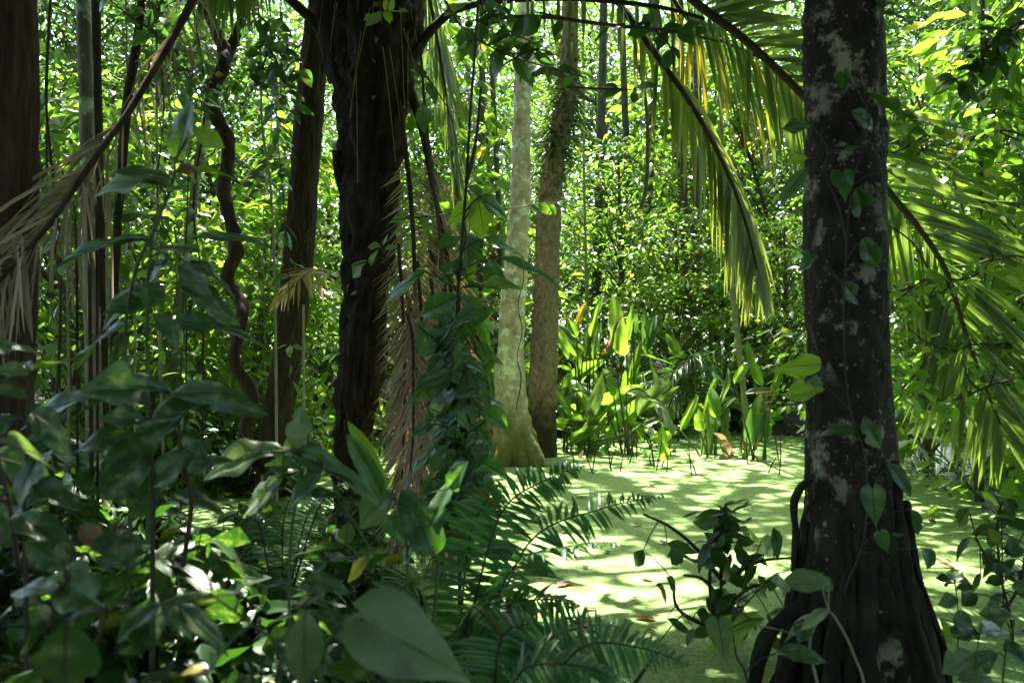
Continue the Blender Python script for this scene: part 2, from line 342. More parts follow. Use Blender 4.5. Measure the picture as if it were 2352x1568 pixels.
# duckweed water
def watermat():
    m, t, out, N, ln = mat('duckweed')
    tc = N('ShaderNodeTexCoord')
    v = N('ShaderNodeTexVoronoi', i_Scale=70.); ln(tc.outputs['Object'], v.inputs[0])
    n1 = N('ShaderNodeTexNoise', i_Scale=1.1, i_Detail=6.); ln(tc.outputs['Object'], n1.inputs[0])
    n2 = N('ShaderNodeTexNoise', i_Scale=34., i_Detail=5.); ln(tc.outputs['Object'], n2.inputs[0])
    r = ramp(N, [(.25, (.12, .21, .062)), (.5, (.19, .30, .088)), (.78, (.26, .37, .125))]); 
    ad = N('ShaderNodeMath', operation='MULTIPLY_ADD', i_1=.55); ln(n2.outputs[0], ad.inputs[0])
    h = N('ShaderNodeMath', operation='MULTIPLY', i_1=.5); ln(n1.outputs[0], h.inputs[0]); ln(h.outputs[0], ad.inputs[2]); ln(ad.outputs[0], r.inputs[0])
    vr = ramp(N, [(0, (1.08, 1.05, 1)), (.5, (.97, .98, .95)), (1, (.75, .8, .7))]); ln(v.outputs['Distance'], vr.inputs[0])
    mm = N('ShaderNodeMixRGB', blend_type='MULTIPLY', i_0=.8); ln(r.outputs[0], mm.inputs[1]); ln(vr.outputs[0], mm.inputs[2])
    vc = N('ShaderNodeSeparateXYZ'); ln(v.outputs['Color'], vc.inputs[0]); vm = N('ShaderNodeMapRange', i_3=.62, i_4=1.3); ln(vc.outputs[0], vm.inputs[0])
    m5 = N('ShaderNodeMixRGB', blend_type='MULTIPLY', i_0=1.); ln(mm.outputs[0], m5.inputs[1]); ln(vm.outputs[0], m5.inputs[2]); mm = m5
    n4 = N('ShaderNodeTexNoise', i_Scale=9., i_Detail=10., i_Roughness=.8); ln(tc.outputs['Object'], n4.inputs[0])
    g4 = N('ShaderNodeMapRange', i_1=.55, i_2=.68, i_3=0., i_4=.7); ln(n4.outputs[0], g4.inputs[0])
    mg = N('ShaderNodeMixRGB', i_2=(.05, .075, .03, 1)); ln(mm.outputs[0], mg.inputs[1]); ln(g4.outputs[0], mg.inputs[0])
    p = N('ShaderNodeBsdfPrincipled', i_Roughness=.6); ln(mg.outputs[0], p.inputs['Base Color']); p.inputs['Specular IOR Level'].default_value = .12
    b = N('ShaderNodeBump', i_Strength=.35, i_Distance=.004); ln(v.outputs['Distance'], b.inputs['Height']); ln(b.outputs[0], p.inputs['Normal'])
    # bare water between the weed towards the far right corner
    w = N('ShaderNodeBsdfPrincipled', i_Roughness=.12, i_Base_Color=(.035, .045, .022, 1))
    mp = N('ShaderNodeMapping'); ln(tc.outputs['Object'], mp.inputs[0]); mp.inputs['Location'].default_value = (-6.6, -12.2, 0); mp.inputs['Scale'].default_value = (1, 1, 1)
    gr = N('ShaderNodeVectorMath', operation='LENGTH'); ln(mp.outputs[0], gr.inputs[0])
    n3 = N('ShaderNodeTexNoise', i_Scale=1.3, i_Detail=7., i_Roughness=.7); ln(tc.outputs['Object'], n3.inputs[0])
    a3 = N('ShaderNodeMath', operation='MULTIPLY_ADD', i_1=3.2); ln(n3.outputs[0], a3.inputs[0]); ln(gr.outputs['Value'], a3.inputs[2])
    mr = N('ShaderNodeMapRange', i_1=3.2, i_2=4.6, i_3=.85, i_4=0.); ln(a3.outputs[0], mr.inputs[0])
    ms = N('ShaderNodeMixShader'); ln(mr.outputs[0], ms.inputs[0]); ln(p.outputs[0], ms.inputs[1]); ln(w.outputs[0], ms.inputs[2]); ln(ms.outputs[0], out.inputs[0])
    return m
M['water'] = watermat()
def groundmat():
    m, t, out, N, ln = mat('leaf_litter_mud')
    tc = N('ShaderNodeTexCoord')
    v = N('ShaderNodeTexVoronoi', i_Scale=22.); ln(tc.outputs['Object'], v.inputs[0])
    n = N('ShaderNodeTexNoise', i_Scale=7., i_Detail=9.); ln(tc.outputs['Object'], n.inputs[0])
    r = ramp(N, [(.3, (.018, .013, .008)), (.55, (.06, .042, .024)), (.75, (.12, .085, .045))]); ln(n.outputs[0], r.inputs[0])
    mx = N('ShaderNodeMixRGB', blend_type='OVERLAY', i_0=.5); ln(r.outputs[0], mx.inputs[1]); ln(v.outputs['Color'], mx.inputs[2])
    hs = N('ShaderNodeHueSaturation', i_Saturation=.45); ln(mx.outputs[0], hs.inputs['Color'])
    p = N('ShaderNodeBsdfPrincipled', i_Roughness=.9); ln(hs.outputs[0], p.inputs['Base Color'])
    b = N('ShaderNodeBump', i_Strength=.8, i_Distance=.03); ln(v.outputs['Distance'], b.inputs['Height']); ln(b.outputs[0], p.inputs['Normal'])
    ln(p.outputs[0], out.inputs[0]); return m
M['ground'] = groundmat()

# ------------------------------------------------------------------ ground and water
def sstep(x): x = np.clip(x, 0, 1); return x*x*(3-2*x)
def gz(x, y):
    x = np.asarray(x, float); y = np.asarray(y, float)
    a = sstep((-.9*x+.6*(7-y)-1.6)/1.6)*np.where(y < 9, 1, 0.)*sstep((8.5-y)/2)
    b = sstep((y-15.2-.7*np.sin(x*.9)-.5*np.sin(x*2.3+1))/3)
    c = sstep((-x-5.5-.3*np.sin(y*1.3))/2)
    wob = .04*np.sin(x*3+y*2)+.03*np.sin(x*7.1-y*5.3)
    return -.35+.68*np.maximum(a, c*.9)+(.75+.02*(y-15))*b+wob
def sheet(fn, xs, ys):
    X, Y = np.meshgrid(xs, ys, indexing='ij'); V = np.stack([X, Y, fn(X, Y)], -1); n = len(ys)
    i = np.arange(len(xs)-1)[:, None]*n; j = np.arange(n-1)[None]
    b = MB(); b.add(V, np.stack([i+j, i+n+j, i+n+j+1, i+j+1], -1)); return b
xs = np.concatenate([[-300, -80, -40], np.linspace(-20, 20, 161), [40, 80, 300]]); ys = np.concatenate([[-300, -60, -15], np.linspace(-4, 34, 153), [60, 120, 400]])
struct('ground', sheet(gz, xs, ys), M['ground'])
struct('water', sheet(lambda x, y: np.zeros_like(x), np.linspace(-20, 22, 22), np.linspace(-4, 22, 14)), M['water'])

# ------------------------------------------------------------------ trees that stand in or beside the pool
TOPS = []          # (tree Empty, trunk top) : each carries a share of the unseen canopy added overhead for shade
def base_of(x, y, z=None):
    d = H*F/(y-784); p = P(x, y, d); p[2] = 0; return p
def trunk_pts(ctr, d, dd=0):
    return [P(x, y, d+dd*i) for i, (x, y) in enumerate(ctr)]
def px(w, d): return w/F*d/2
def mk_trunk(tree, ctr, wid, d, m, seg=28, rough=.04, flute=.02, fk=5, seed=1, top=11.0, lean=(0, 0), name='trunk', n=None, lump=1., bark=None):
    pts = trunk_pts(ctr, d); rad = [px(w, d) for w in wid]
    p0 = pts[-1]; v = pts[-1]-pts[-2]; v = v/max(v[2], .2)
    pts += [p0+(v*.8+np.array([lean[0], lean[1], 0]))*(top-p0[2])*.5+UP*0, ]
    pts[-1][2] = p0[2]+(top-p0[2])*.5
    pts += [pts[-1]+np.array([lean[0]*.5*(top-p0[2])*.5, lean[1]*.5, (top-p0[2])*.5])]
    rad += [rad[-1]*.85, rad[-1]*.6]
    b = MB(); 
    # resample densely so that the widths fall where they were read
    L = np.concatenate([[0], np.cumsum(np.linalg.norm(np.diff(np.array(pts), axis=0), axis=1))])
    k = 120; sp_ = spline(pts, 400); Ls = np.concatenate([[0], np.cumsum(np.linalg.norm(np.diff(sp_, axis=0), axis=1))])
    ii = np.linspace(0, Ls[-1], k); pp = np.stack([np.interp(ii, Ls, sp_[:, j]) for j in range(3)], 1)
    key = [Ls[np.argmin(np.linalg.norm(sp_-q, axis=1))] for q in pts]
    rr = np.interp(ii, key, rad)
    fl = flute if np.isscalar(flute) else np.interp(ii, key, list(flute)+[flute[-1]]*2)
    tube(b, pp, rr, 96 if bark else seg, 420 if bark else k, rough, np.repeat(fl, k) if np.isscalar(fl) else fl, fk, seed, lump, bark)
    b.build(name, m, tree); TOPS.append((tree, pts[-1]))
    return pp, rr

# --- big dark trunk at the right, with lichen, stilt roots and a climbing vine
dR = 4.25; bR = P(1965, 1568, dR); bR[2] = 0
tr = thing('lichened_tree', 'thick dark trunk with white lichen patches and flared stilt roots, wrapped by a heart-leaved vine', 'tree', bR)
mk_trunk(tr, [(1968, 1600), (1968, 1480), (1962, 1320), (1955, 1150), (1950, 1000), (1946, 800), (1942, 550), (1940, 250), (1936, -60)],
         [330, 290, 230, 200, 186, 176, 176, 172, 172], dR, M['right'], 40, .03, [.13, .12, .09, .06, .03, .015, .01, .01, .01], 6, 3, top=11, bark=(.008, 16, 9.))
rg = np.random.default_rng(5)
for k in range(17):                                     # stilt roots around the flare
    a = 2*PI*k/17+rg.uniform(-.15, .15); c = np.array([bR[0]-.01, dR, 0])
    z0 = rg.uniform(.55, 1.0); r0 = .15+.02*rg.random(); r1 = rg.uniform(.30, .46)
    u = np.array([math.cos(a), math.sin(a), 0]); s = np.cross(UP, u)*rg.uniform(-.07, .07)
    b = MB(); tube(b, [c+u*r0+UP*z0, c+u*(r0+.05)+s+UP*z0*.62, c+u*(r0+.3*(r1-r0)+.04)+s*2+UP*z0*.28, c+u*r1+s*2-UP*.12],
                   [.022, .032, .036, .03], 12, 60, .3, .15, 3, k, 2.5)
    b.build('root', M['root'], tr)
for pts_, r in (([(1862, 1100), (1835, 1125), (1822, 1160), (1826, 1230), (1824, 1310)], 14), ([(1866, 1150), (1850, 1180), (1846, 1225), (1850, 1290), (1842, 1330)], 9),
                ([(1880, 1390), (1820, 1400), (1770, 1450), (1745, 1500), (1730, 1600)], 26), ([(2080, 1150), (2100, 1290), (2140, 1420), (2170, 1500), (2180, 1600)], 17), ([(1850, 1440), (1822, 1490), (1815, 1600)], 18)):
    b = MB(); tube(b, [P(x, y, dR-.1+.02*i) for i, (x, y) in enumerate(pts_)], px(r, dR)*1.1, 14, 80, .32, .12, 3, int(r), 2.5); b.build('root', M['root'], tr)
b = MB(); tube(b, [P(2052, 960, dR-.03), P(2058, 1080, dR-.05), P(2064, 1200, dR-.07), P(2074, 1300, dR-.1), P(2082, 1370, dR-.1)], [.01, .022, .026, .022, .01], 9, 30, .1);  # strip added to paint the red-lit streak on the trunk edge
o = b.build('root', M['red'], tr); o['label'] = 'strip coloured as the red-lit streak down the edge of the trunk'

# --- near trunk at the left edge
dL = 4.6; bL = P(10, 1500, dL); bL[2] = gz(bL[0], bL[1])-.05
tl_ = thing('brown_tree', 'smooth reddish brown trunk cut off by the left edge, behind broad dark leaves', 'tree', bL)
mk_trunk(tl_, [(0, 1560), (0, 1200), (2, 900), (8, 600), (6, 300), (0, -60)], [150, 130, 128, 132, 136, 136], dL, M['left'], 28, .03, .02, 5, 9, top=10.5, lean=(-.05, .1), bark=(.012, 22, 3.))

# --- leaning dark brown trunk
dB = 9.6; bB = P(618, 1125, dB); bB[2] = -.05
tb = thing('leaning_tree', 'dark brown leaning trunk speckled with pale lichen, left of the blackened palm trunk', 'tree', bB)
mk_trunk(tb, [(616, 1160), (622, 1080), (638, 950), (660, 820), (676, 690), (690, 540), (699, 400), (710, 260), (722, 130), (744, -60)],
         [80, 72, 66, 62, 66, 66, 62, 62, 56, 50], dB, M['lean'], 28, .03, .02, 4, 11, top=11, lean=(.05, .05), bark=(.010, 18, 5.))

# --- pale trunk with a buttress and the reddish mossy one behind it
dP = 12.1; bP = P(1190, 1066, dP); bP[2] = -.05
tp = thing('pale_tree', 'pale grey slender trunk with a mossy buttressed foot rising out of green duckweed', 'tree', bP)
mk_trunk(tp, [(1192, 1080), (1188, 1050), (1178, 980), (1174, 900), (1172, 820), (1177, 720), (1187, 600), (1194, 480), (1198, 350), (1200, 220), (1206, 100), (1212, -60)],
         [122, 108, 84, 66, 60, 54, 49, 44, 40, 37, 34, 30], dP, M['pale'], 36, .035, [.12, .1, .08, .05, .03, .03, .025, .02, .02, .02, .02, .02], 3, 21, top=12, bark=(.012, 7, 5.))
for bx in ((1188, 1198, 1216, 1236), (1182, 1176, 1164, 1146), (1186, 1190, 1196, 1206)):
    b = MB(); tube(b, [P(bx[0], 925, dP-.02), P(bx[1], 985, dP-.12), P(bx[2], 1035, dP-.2), P(bx[3], 1080, dP-.26)], [.06, .10, .12, .12], 24, 60, .06, .06, 3, bx[0], 1., (.01, 7, 6.)); b.build('buttress', M['pale'], tp)
b = MB(); tube(b, [P(1222, 170, dP), P(1255, 160, dP+.1), P(1290, 172, dP+.2), P(1318, 200, dP+.3), P(1345, 225, dP+.4), P(1370, 235, dP+.4)], [.05, .055, .05, .045, .03, .02], 10, 40, .1); b.build('branch', M['dim'], tp)
b = MB(); tube(b, [P(1186, 940, dP-.3), P(1197, 870, dP-.24), P(1188, 820, dP-.2), P(1199, 760, dP-.19), P(1190, 700, dP-.18), P(1203, 640, dP-.18), P(1198, 590, dP-.17)], [.007, .006, .004], 6, 60, .3); b.build('creeper', M['twig'], tp)
dM = 12.9; bM = P(1243, 1062, dM); bM[2] = -.05
tm_ = thing('mossy_tree', 'reddish brown speckled trunk with moss and epiphytes, just behind and right of the pale trunk', 'tree', bM)
mpp, mrr = mk_trunk(tm_, [(1238, 1075), (1244, 1010), (1247, 900), (1250, 800), (1253, 690), (1258, 580), (1262, 470), (1274, 370), (1288, 300), (1300, 220), (1306, 140), (1312, -60)],
         [80, 66, 59, 58, 55, 52, 50, 46, 42, 42, 36, 28], dM, M['mossy'], 30, .05, .02, 4, 31, top=12, bark=(.016, 10, 7.))
rg = np.random.default_rng(77); b = MB(); n = 520         # epiphytes round its upper trunk
ii = np.clip(rg.normal(.36, .035, n), .26, .45)*119
for part_, (lo, hi) in (('epiphytes', (30, 54)), ('moss_fringe', (10, 42))):
    n = 800 if part_ == 'epiphytes' else 110; b = MB()
    ii = np.clip(rg.normal(.37, .045, n), .25, .47)*119 if part_ == 'epiphytes' else rg.uniform(lo, hi, n)
    c = np.stack([np.interp(ii, np.arange(120), mpp[:, j]) for j in range(3)], 1); rr_ = np.interp(ii, np.arange(120), mrr)
    a = rg.uniform(0, 2*PI, n) if part_ == 'epiphytes' else rg.normal(PI, .5, n); u = np.stack([np.cos(a), np.sin(a), 0*a], 1)
    strips(b, c+u*rr_[:, None]*.9, u+UP*rg.uniform(.0, 1.6, (n, 1))+rg.normal(0, .3, (n, 3)), rg.normal(0, .4, (n, 3))+UP, rg.uniform(.1, .38, n), rg.uniform(.014, .04, n), rg.uniform(.4, 1.1, n), 4)
    b.build(part_, M['epi'], tm_)

# --- two thin trunks standing side by side at upper left, and other stems of the left-hand thicket
def slim(name, label, ctr, wid, d, m, seed, top=9., group=None, rough=.05, seg=14, cat='tree'):
    bs = P(ctr[0][0], ctr[0][1], d); bs[2] = gz(bs[0], d)-.05
    t = thing(name, label, cat, bs, group); c2 = [(ctr[0][0], 784+(H-bs[2])*F/d)]+ctr[1:] if ctr[0][1] > 700 else ctr
    mk_trunk(t, c2, wid, d, m, seg, rough, .03, 4, seed, top=top); return t
slim('grey_tree', 'pale grey lichened trunk at upper left, passing behind the dead brown frond', [(222, 1000), (214, 850), (208, 600), (200, 330), (196, 150), (190, -40)], [40, 36, 34, 32, 32, 32], 9.0, M['greytrunk'], 41, 11)
slim('dark_tree', 'darker slim trunk touching the pale grey trunk on its right', [(236, 1000), (236, 800), (232, 600), (226, 330), (222, 150), (220, -40)], [26, 24, 24, 22, 22, 22], 9.4, M['lean'], 42, 11)
slim('bent_tree', 'slim dark curving stem forking above the dead brown frond', [(268, 1000), (262, 760), (270, 520), (282, 350), (293, 230), (312, 110), (330, -40)], [22, 20, 20, 22, 22, 20, 18], 7.6, M['lean'], 43, 9, seg=12)
o = slim('forked_tree', 'dark slim stem with pale mottled lower half, behind the broad leaves at left', [(384, 1000), (392, 840), (418, 660), (438, 520), (452, 400), (470, 300), (498, 200), (540, 90), (570, -30)], [32, 30, 26, 20, 20, 22, 22, 20, 18], 10.2, M['greytrunk'], 44, 9)
slim('sloping_tree', 'grey trunk sloping up to the right behind the leaning brown trunk', [(420, 760), (505, 560), (570, 440), (630, 350), (690, 250), (730, 170)], [46, 44, 42, 40, 36, 30], 14.0, M['dim'], 45, 9.5)
slim('pole_sapling', 'slender pale sapling trunk right of the broad paddle leaves on the far bank', [(1718, 1045), (1712, 960), (1703, 850), (1690, 740), (1680, 650), (1672, 560), (1664, 420)], [15, 14, 14, 13, 12, 11, 9], 13.2, M['pstem'], 46, 7, seg=10)

# --- twisted liana
b = MB(); lp = [(558, 1080), (562, 1000), (574, 930), (576, 895), (548, 850), (538, 815), (546, 770), (556, 720), (545, 680), (522, 650), (526, 618), (540, 585), (536, 530), (518, 470), (514, 420), (524, 355), (518, 310), (496, 270), (484, 235), (494, 190), (515, 150), (512, 105), (490, 60), (468, 0), (450, -80)]
tube(b, [P(x, y, 8.3+.12*math.sin(i*.9)) for i, (x, y) in enumerate(lp)], np.array([34, 30, 28, 26, 24, 24, 26, 26, 26, 26, 28, 28, 28, 26, 24, 26, 28, 28, 28, 26, 26, 24, 22, 20, 20])/F*8.3/2, 18, 320, .2, .1, 3, 8, 3, (.008, 9, 8.))
ol = thing('twisted_liana', 'thick dark liana twisting up in loops between the broad leaves and the leaning trunk', 'liana', P(558, 1080, 8.3)); b.build('stem', M['liana'], ol)
b = MB(); tube(b, [P(512, 150, 8.3), P(530, 110, 8.35), P(552, 60, 8.4), P(566, 10, 8.5), P(572, -60, 8.6)], [.05, .045, .045, .04, .04], 10, 40, .12, .08, 3, 3); b.build('branch', M['liana'], ol)

# --- blackened palm
dK = 7.9; bK = P(800, 1215, dK); bK[2] = -.05
tk = thing('blackened_palm', 'massive black shaggy palm trunk hung with dry fibres, its fronds arching over the pool', 'palm', bK)
kp, kr = mk_trunk(tk, [(795, 1240), (800, 1150), (808, 1040), (818, 930), (826, 860), (830, 800), (838, 700), (846, 600), (848, 480), (850, 380), (856, 280), (862, 190), (866, 80), (866, -60), (866, -300)],
         [52, 54, 66, 80, 92, 88, 84, 100, 118, 126, 142, 160, 186, 200, 210], dK, M['black'], 44, .055, .045, 7, 51, top=7.2, lump=1.6, bark=(.03, 18, 5.))
TOPS.pop()
b = MB(); tube(b, [P(812, 940, dK-.02), P(800, 880, dK-.05), P(792, 830, dK-.05), P(800, 790, dK)], [.03, .07, .06, .02], 12, 24, .2, .1, 4, 2); b.build('burl', M['black'], tk)
for ctr, w_ in (([(812, 520), (792, 450), (776, 400), (770, 345)], [26, 22, 17, 16]), ([(800, 210), (772, 110), (758, 40), (748, -80)], [60, 58, 58, 56]), ([(770, 190), (752, 120), (728, 60), (690, 20), (640, -30)], [34, 26, 24, 22, 20])):
    b = MB(); tube(b, [P(x, y, dK-.05*i) for i, (x, y) in enumerate(ctr)], np.array(w_)/F*dK/2, 12, 50, .14, .08, 4, w_[0]); b.build('stump' if w_[0] == 26 else 'branch', M['black'], tk)
rg = np.random.default_rng(52)
def on_trunk(n, lo, hi):
    i = rg.uniform(lo, hi, n); c = np.stack([np.interp(i, np.arange(120), kp[:, j]) for j in range(3)], 1); r = np.interp(i, np.arange(120), kr)
    a = rg.uniform(PI, 2*PI, n); a = np.where(rg.random(n) < .4, rg.uniform(0, 2*PI, n), a); u = np.stack([np.cos(a), np.sin(a), 0*a], 1); return c+u*r[:, None], u
b = MB(); c, u = on_trunk(2600, 2, 108); strips(b, c-u*.02, u*.8-UP*rg.uniform(-.6, 1, (2600, 1))+rg.normal(0, .4, (2600, 3)), rg.normal(0, 1, (2600, 3)), rg.uniform(.03, .11, 2600), .006, .5, 2); b.build('bristles', M['bfibre'], tk)
b = MB(); c, u = on_trunk(70, 62, 112); strips(b, c+u*.01, u*.25-UP+rg.normal(0, .12, (70, 3)), u, rg.uniform(.25, 1.1, 70), .008, .3, 7, ((0, 1), (1, .5))); b.build('fibres', M['fibre'], tk)
c, u = on_trunk(64, 30, 108)
for i in range(64): b = MB(); scatter(b, MIDL, c[i:i+1]+u[i]*.004, [-UP+u[i]*.3+rg.normal(0, .5, 3)], [u[i]+rg.normal(0, .5, 3)], rg.uniform(.03, .1), rg.uniform(.015, .045)); b.build('bark_flap', M['flap'], tk)
# its fronds: each > rachis, leaflets
def mk_frond(par, ctrl, L, wd, n, seed, ml='palm', mr='twig', name='frond', label=None, **kw):
    r, l = MB(), MB(); pts = [np.asarray(c) if len(c) == 3 and abs(c[0]) < 50 else P(*c) for c in ctrl]
    frond(r, l, pts, L, wd, n, seed, **kw); f = r.build(name, M[mr], par); lf = l.build('leaflets', M[ml], f)
    if label: f['label'] = label
    return f
CR = (866, -520, 7.9)
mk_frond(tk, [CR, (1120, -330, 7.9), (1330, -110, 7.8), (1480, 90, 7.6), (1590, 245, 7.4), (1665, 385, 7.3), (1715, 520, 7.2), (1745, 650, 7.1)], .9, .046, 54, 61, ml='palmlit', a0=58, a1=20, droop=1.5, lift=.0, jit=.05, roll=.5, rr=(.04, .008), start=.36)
mk_frond(tk, [CR, (1180, -420, 7.5), (1420, -190, 7.2), (1580, -10, 6.9), (1700, 82, 6.7), (1850, 225, 6.5), (2050, 450, 6.3), (2165, 605, 6.2), (2215, 760, 6.2), (2268, 900, 6.2), (2310, 1010, 6.2)], .98, .042, 112, 62, a0=62, a1=26, droop=.16, lift=.05, roll=-.95, rr=(.045, .008), start=.3, jit=.04)
mk_frond(tk, [CR, (1200, -480, 8.5), (1440, -190, 8.7), (1560, 20, 8.7), (1640, 85, 8.6), (1740, 130, 8.6), (1850, 190, 8.5), (1960, 300, 8.5)], 1.15, .045, 46, 63, ml='oldpalm', a0=55, a1=20, droop=2.6, lift=-.1, roll=.3, miss=.15, rr=(.03, .008), start=.4, jit=.16, label='yellowing frond with ragged hanging leaflets')
mk_frond(tk, [CR, (930, -250, 8.6), (975, -60, 8.9), (1010, 120, 9.1), (1040, 330, 9.2), (1052, 470, 9.3)], 1.0, .034, 70, 64, a0=40, a1=10, droop=1.0, lift=.1, roll=.4, rr=(.03, .006), start=.2)
mk_frond(tk, [(950, 130, 7.7), (990, 70, 7.6), (1050, 22, 7.5), (1150, 2, 7.2), (1290, -4, 6.9), (1430, 6, 6.6), (1540, 22, 6.4), (1640, 50, 6.2)], .42, .03, 34, 65, mr='black', a0=75, a1=40, droop=2.4, lift=0, miss=.35, start=.35, rr=(.04, .012))
mk_frond(tk, [CR, (760, -420, 7.3), (640, -250, 6.6), (560, -120, 6.0), (470, -20, 5.5)], .7, .035, 40, 66, a0=60, a1=20, droop=2., rr=(.03, .01), start=.3)
# dead fronds hanging beside the trunk
D8 = 7.7
mk_frond(tk, [(915, 230, D8), (940, 420, D8-.1), (952, 620, D8-.2), (950, 840, D8-.25), (948, 1060, D8-.3), (948, 1240, D8-.3)], .44, .014, 96, 71, ml='dead', mr='liana', name='dead_frond', a0=56, a1=32, droop=.03, lift=.1, roll=.25, rr=(.022, .007), start=.15, jit=.1)
mk_frond(tk, [(940, 200, D8+.1), (972, 300, D8), (995, 420, D8), (1022, 560, D8), (1048, 760, D8), (1062, 960, D8-.1), (1066, 1150, D8-.1)], .58, .014, 110, 72, ml='dead', mr='liana', name='dead_frond', a0=52, a1=30, droop=.05, lift=.05, roll=-.3, rr=(.04, .01), start=.22, jit=.13)
mk_frond(tk, [(930, 640, D8-.3), (955, 800, D8-.35), (962, 950, D8-.4), (952, 1120, D8-.5), (930, 1290, D8-.6)], .55, .016, 84, 73, ml='deadred', mr='liana', name='dead_frond', a0=40, a1=15, droop=.08, lift=.1, roll=.15, rr=(.02, .006), start=.05, jit=.14, label='rusty brown dead frond lying against the pool edge')
mk_frond(tk, [(985, 560, D8+.3), (1045, 760, D8+.2), (1075, 900, D8+.1), (1095, 1060, D8), (1100, 1190, D8)], .5, .013, 54, 74, ml='dead', mr='liana', name='dead_frond', a0=42, a1=12, droop=.1, lift=0, roll=-.2, rr=(.02, .006), start=.05, jit=.16)
mk_frond(tk, [(1010, 760, 6.9), (1030, 980, 6.6), (1030, 1180, 6.3), (1012, 1350, 6.1)], .5, .018, 80, 75, ml='dead', mr='liana', name='dead_frond', a0=24, a1=8, droop=.35, lift=0, roll=.4, rr=(.02, .01), start=.1, jit=.12)
mk_frond(tk, [(770, 640, 8.3), (730, 620, 8.5), (690, 640, 8.7), (640, 690, 8.9)], .42, .03, 26, 76, ml='dead', mr='liana', name='dead_frond', a0=50, a1=20, droop=.5, rr=(.012, .005), start=.02, jit=.15)

for i in range(5):
    x = (915, 958, 990, 1012, 935)[i]; mk_frond(tk, [(x, 560+40*i, 7.3-.1*i), (x+14, 800, 7.2-.1*i), (x+10, 1060, 7.0-.1*i), (x+(-8, 14, 20, 24, -30)[i], 1300, 6.8-.12*i)], .42, .016, 60, 750+i, ml=('dead', 'dead', 'dead', 'deadred', 'deadred')[i], mr='liana', name='dead_frond', a0=34, a1=14, droop=.05, lift=.05, roll=rg.uniform(-.4, .4), rr=(.014, .006), start=.03, jit=.13)
# --- dead brown frond slung across the upper left
r, l = MB(), MB(); 
fr_pts = [P(470, -60, 5.0), P(430, 25, 4.9), (P(392, 95, 4.8)), P(345, 175, 4.7), P(295, 258, 4.6), P(238, 335, 4.5), P(180, 420, 4.4), P(110, 520, 4.3), P(30, 610, 4.2), P(-40, 690, 4.1)]
frond(r, l, fr_pts, .43, .012, 32, 81, a0=52, a1=20, droop=1.5, lift=-.1, roll=-.5, rr=(.024, .01), start=.03, jit=.16, sides=(-1, 1), K=7, prof=lambda x: .75+.35*x)
fd = thing('dead_palm_frond', 'dead brown palm frond slung diagonally across the thin trunks at upper left', 'palm frond', P(392, 95, 4.8))
f_ = r.build('rachis', M['liana'], fd); l.build('leaflets', M['dead'], fd)
b = MB(); rg = np.random.default_rng(83); n = 46; i = rg.uniform(.45, 1, n)*59; sp_ = spline(fr_pts, 60)
c = np.stack([np.interp(i, np.arange(60), sp_[:, j]) for j in range(3)], 1)
strips(b, c, np.array([-.8, 0, -.45])+rg.normal(0, .14, (n, 3)), rg.normal(0, 1, (n, 3)), rg.uniform(.4, .95, n), .017, rg.uniform(.1, .6, n), 8); b.build('loose_leaflets', M['dead'], fd)
b = MB(); n = 13; strips(b, np.stack([rg.uniform(-10, 75, n), rg.uniform(540, 620, n), rg.uniform(4.05, 4.35, n)], 1)@np.eye(3)*0+np.array([P(x, y, d) for x, y, d in zip(rg.uniform(-20, 60, n), rg.uniform(530, 620, n), rg.uniform(4.0, 4.3, n))]),
       -UP+rg.normal(0, .08, (n, 3)), rg.normal(0, .4, (n, 3))-np.array([0, 1, 0]), rg.uniform(.25, .48, n), .02, .1, 5, ((0, .1, .8, 1), (.5, 1, .8, .1)))
t = thing('dead_leaf_bunch', 'bunch of dry brown strap leaflets hanging against the trunk at the left edge', 'palm frond', P(25, 560, 4.2)); b.build('leaflets', M['dead'], t)

# --- thin stems, hanging lianas and rootlets
def liana(label, ctr, d, r, m='twig', group=None, cat='liana', name='hanging_liana', seed=0, leaves=0, lm='under'):
    rg = np.random.default_rng(seed+900); b = MB(); pts = [P(x+rg.normal(0, 2), y, d+rg.normal(0, .08)) for x, y in ctr]
    if ctr[0][1] > 780: pts[0][2] = gz(pts[0][0], pts[0][1])-.03
    p = tube(b, pts, np.linspace(r*1.1, r*.85, len(pts)), 7, 60, .12, 0, 3, seed)
    t = thing(name, label, cat, p[0], group); b.build('stem', M[m], t)
    if leaves:
        b = MB(); k = rg.integers(5, 58, leaves); dd = nrm(np.stack([rg.normal(0, 1, leaves), rg.normal(0, .6, leaves), rg.normal(-.5, .5, leaves)], 1))
        scatter(b, SMALL, p[k]+dd*.02, dd, UP+rg.normal(0, .5, (leaves, 3)), rg.uniform(.09, .19, leaves), rg.uniform(.04, .085, leaves)); b.build('foliage', M[lm], t)
    return t
rg = np.random.default_rng(90)
G1 = 'thin stems of the left thicket'
for i in range(14):
    x = rg.uniform(75, 700); 
    if 690 < x < 800: x -= 150
    dx = rg.normal(0, 40); d = rg.uniform(6, 11.5)
    liana('thin dark leafy stem in the thicket at left, one of many rising out of sight', [(x, 900), (x+dx*.4+rg.normal(0, 16), 700), (x+dx*.5+rg.normal(0, 18), 470), (x+dx*.7+rg.normal(0, 18), 230), (x+dx, -40)], d, rg.uniform(.004, .011), rg.choice(['twig', 'twig', 'lean', 'pstem']), G1, seed=i, leaves=int(rg.integers(24, 60)), lm=rg.choice(['under', 'bright', 'far']))
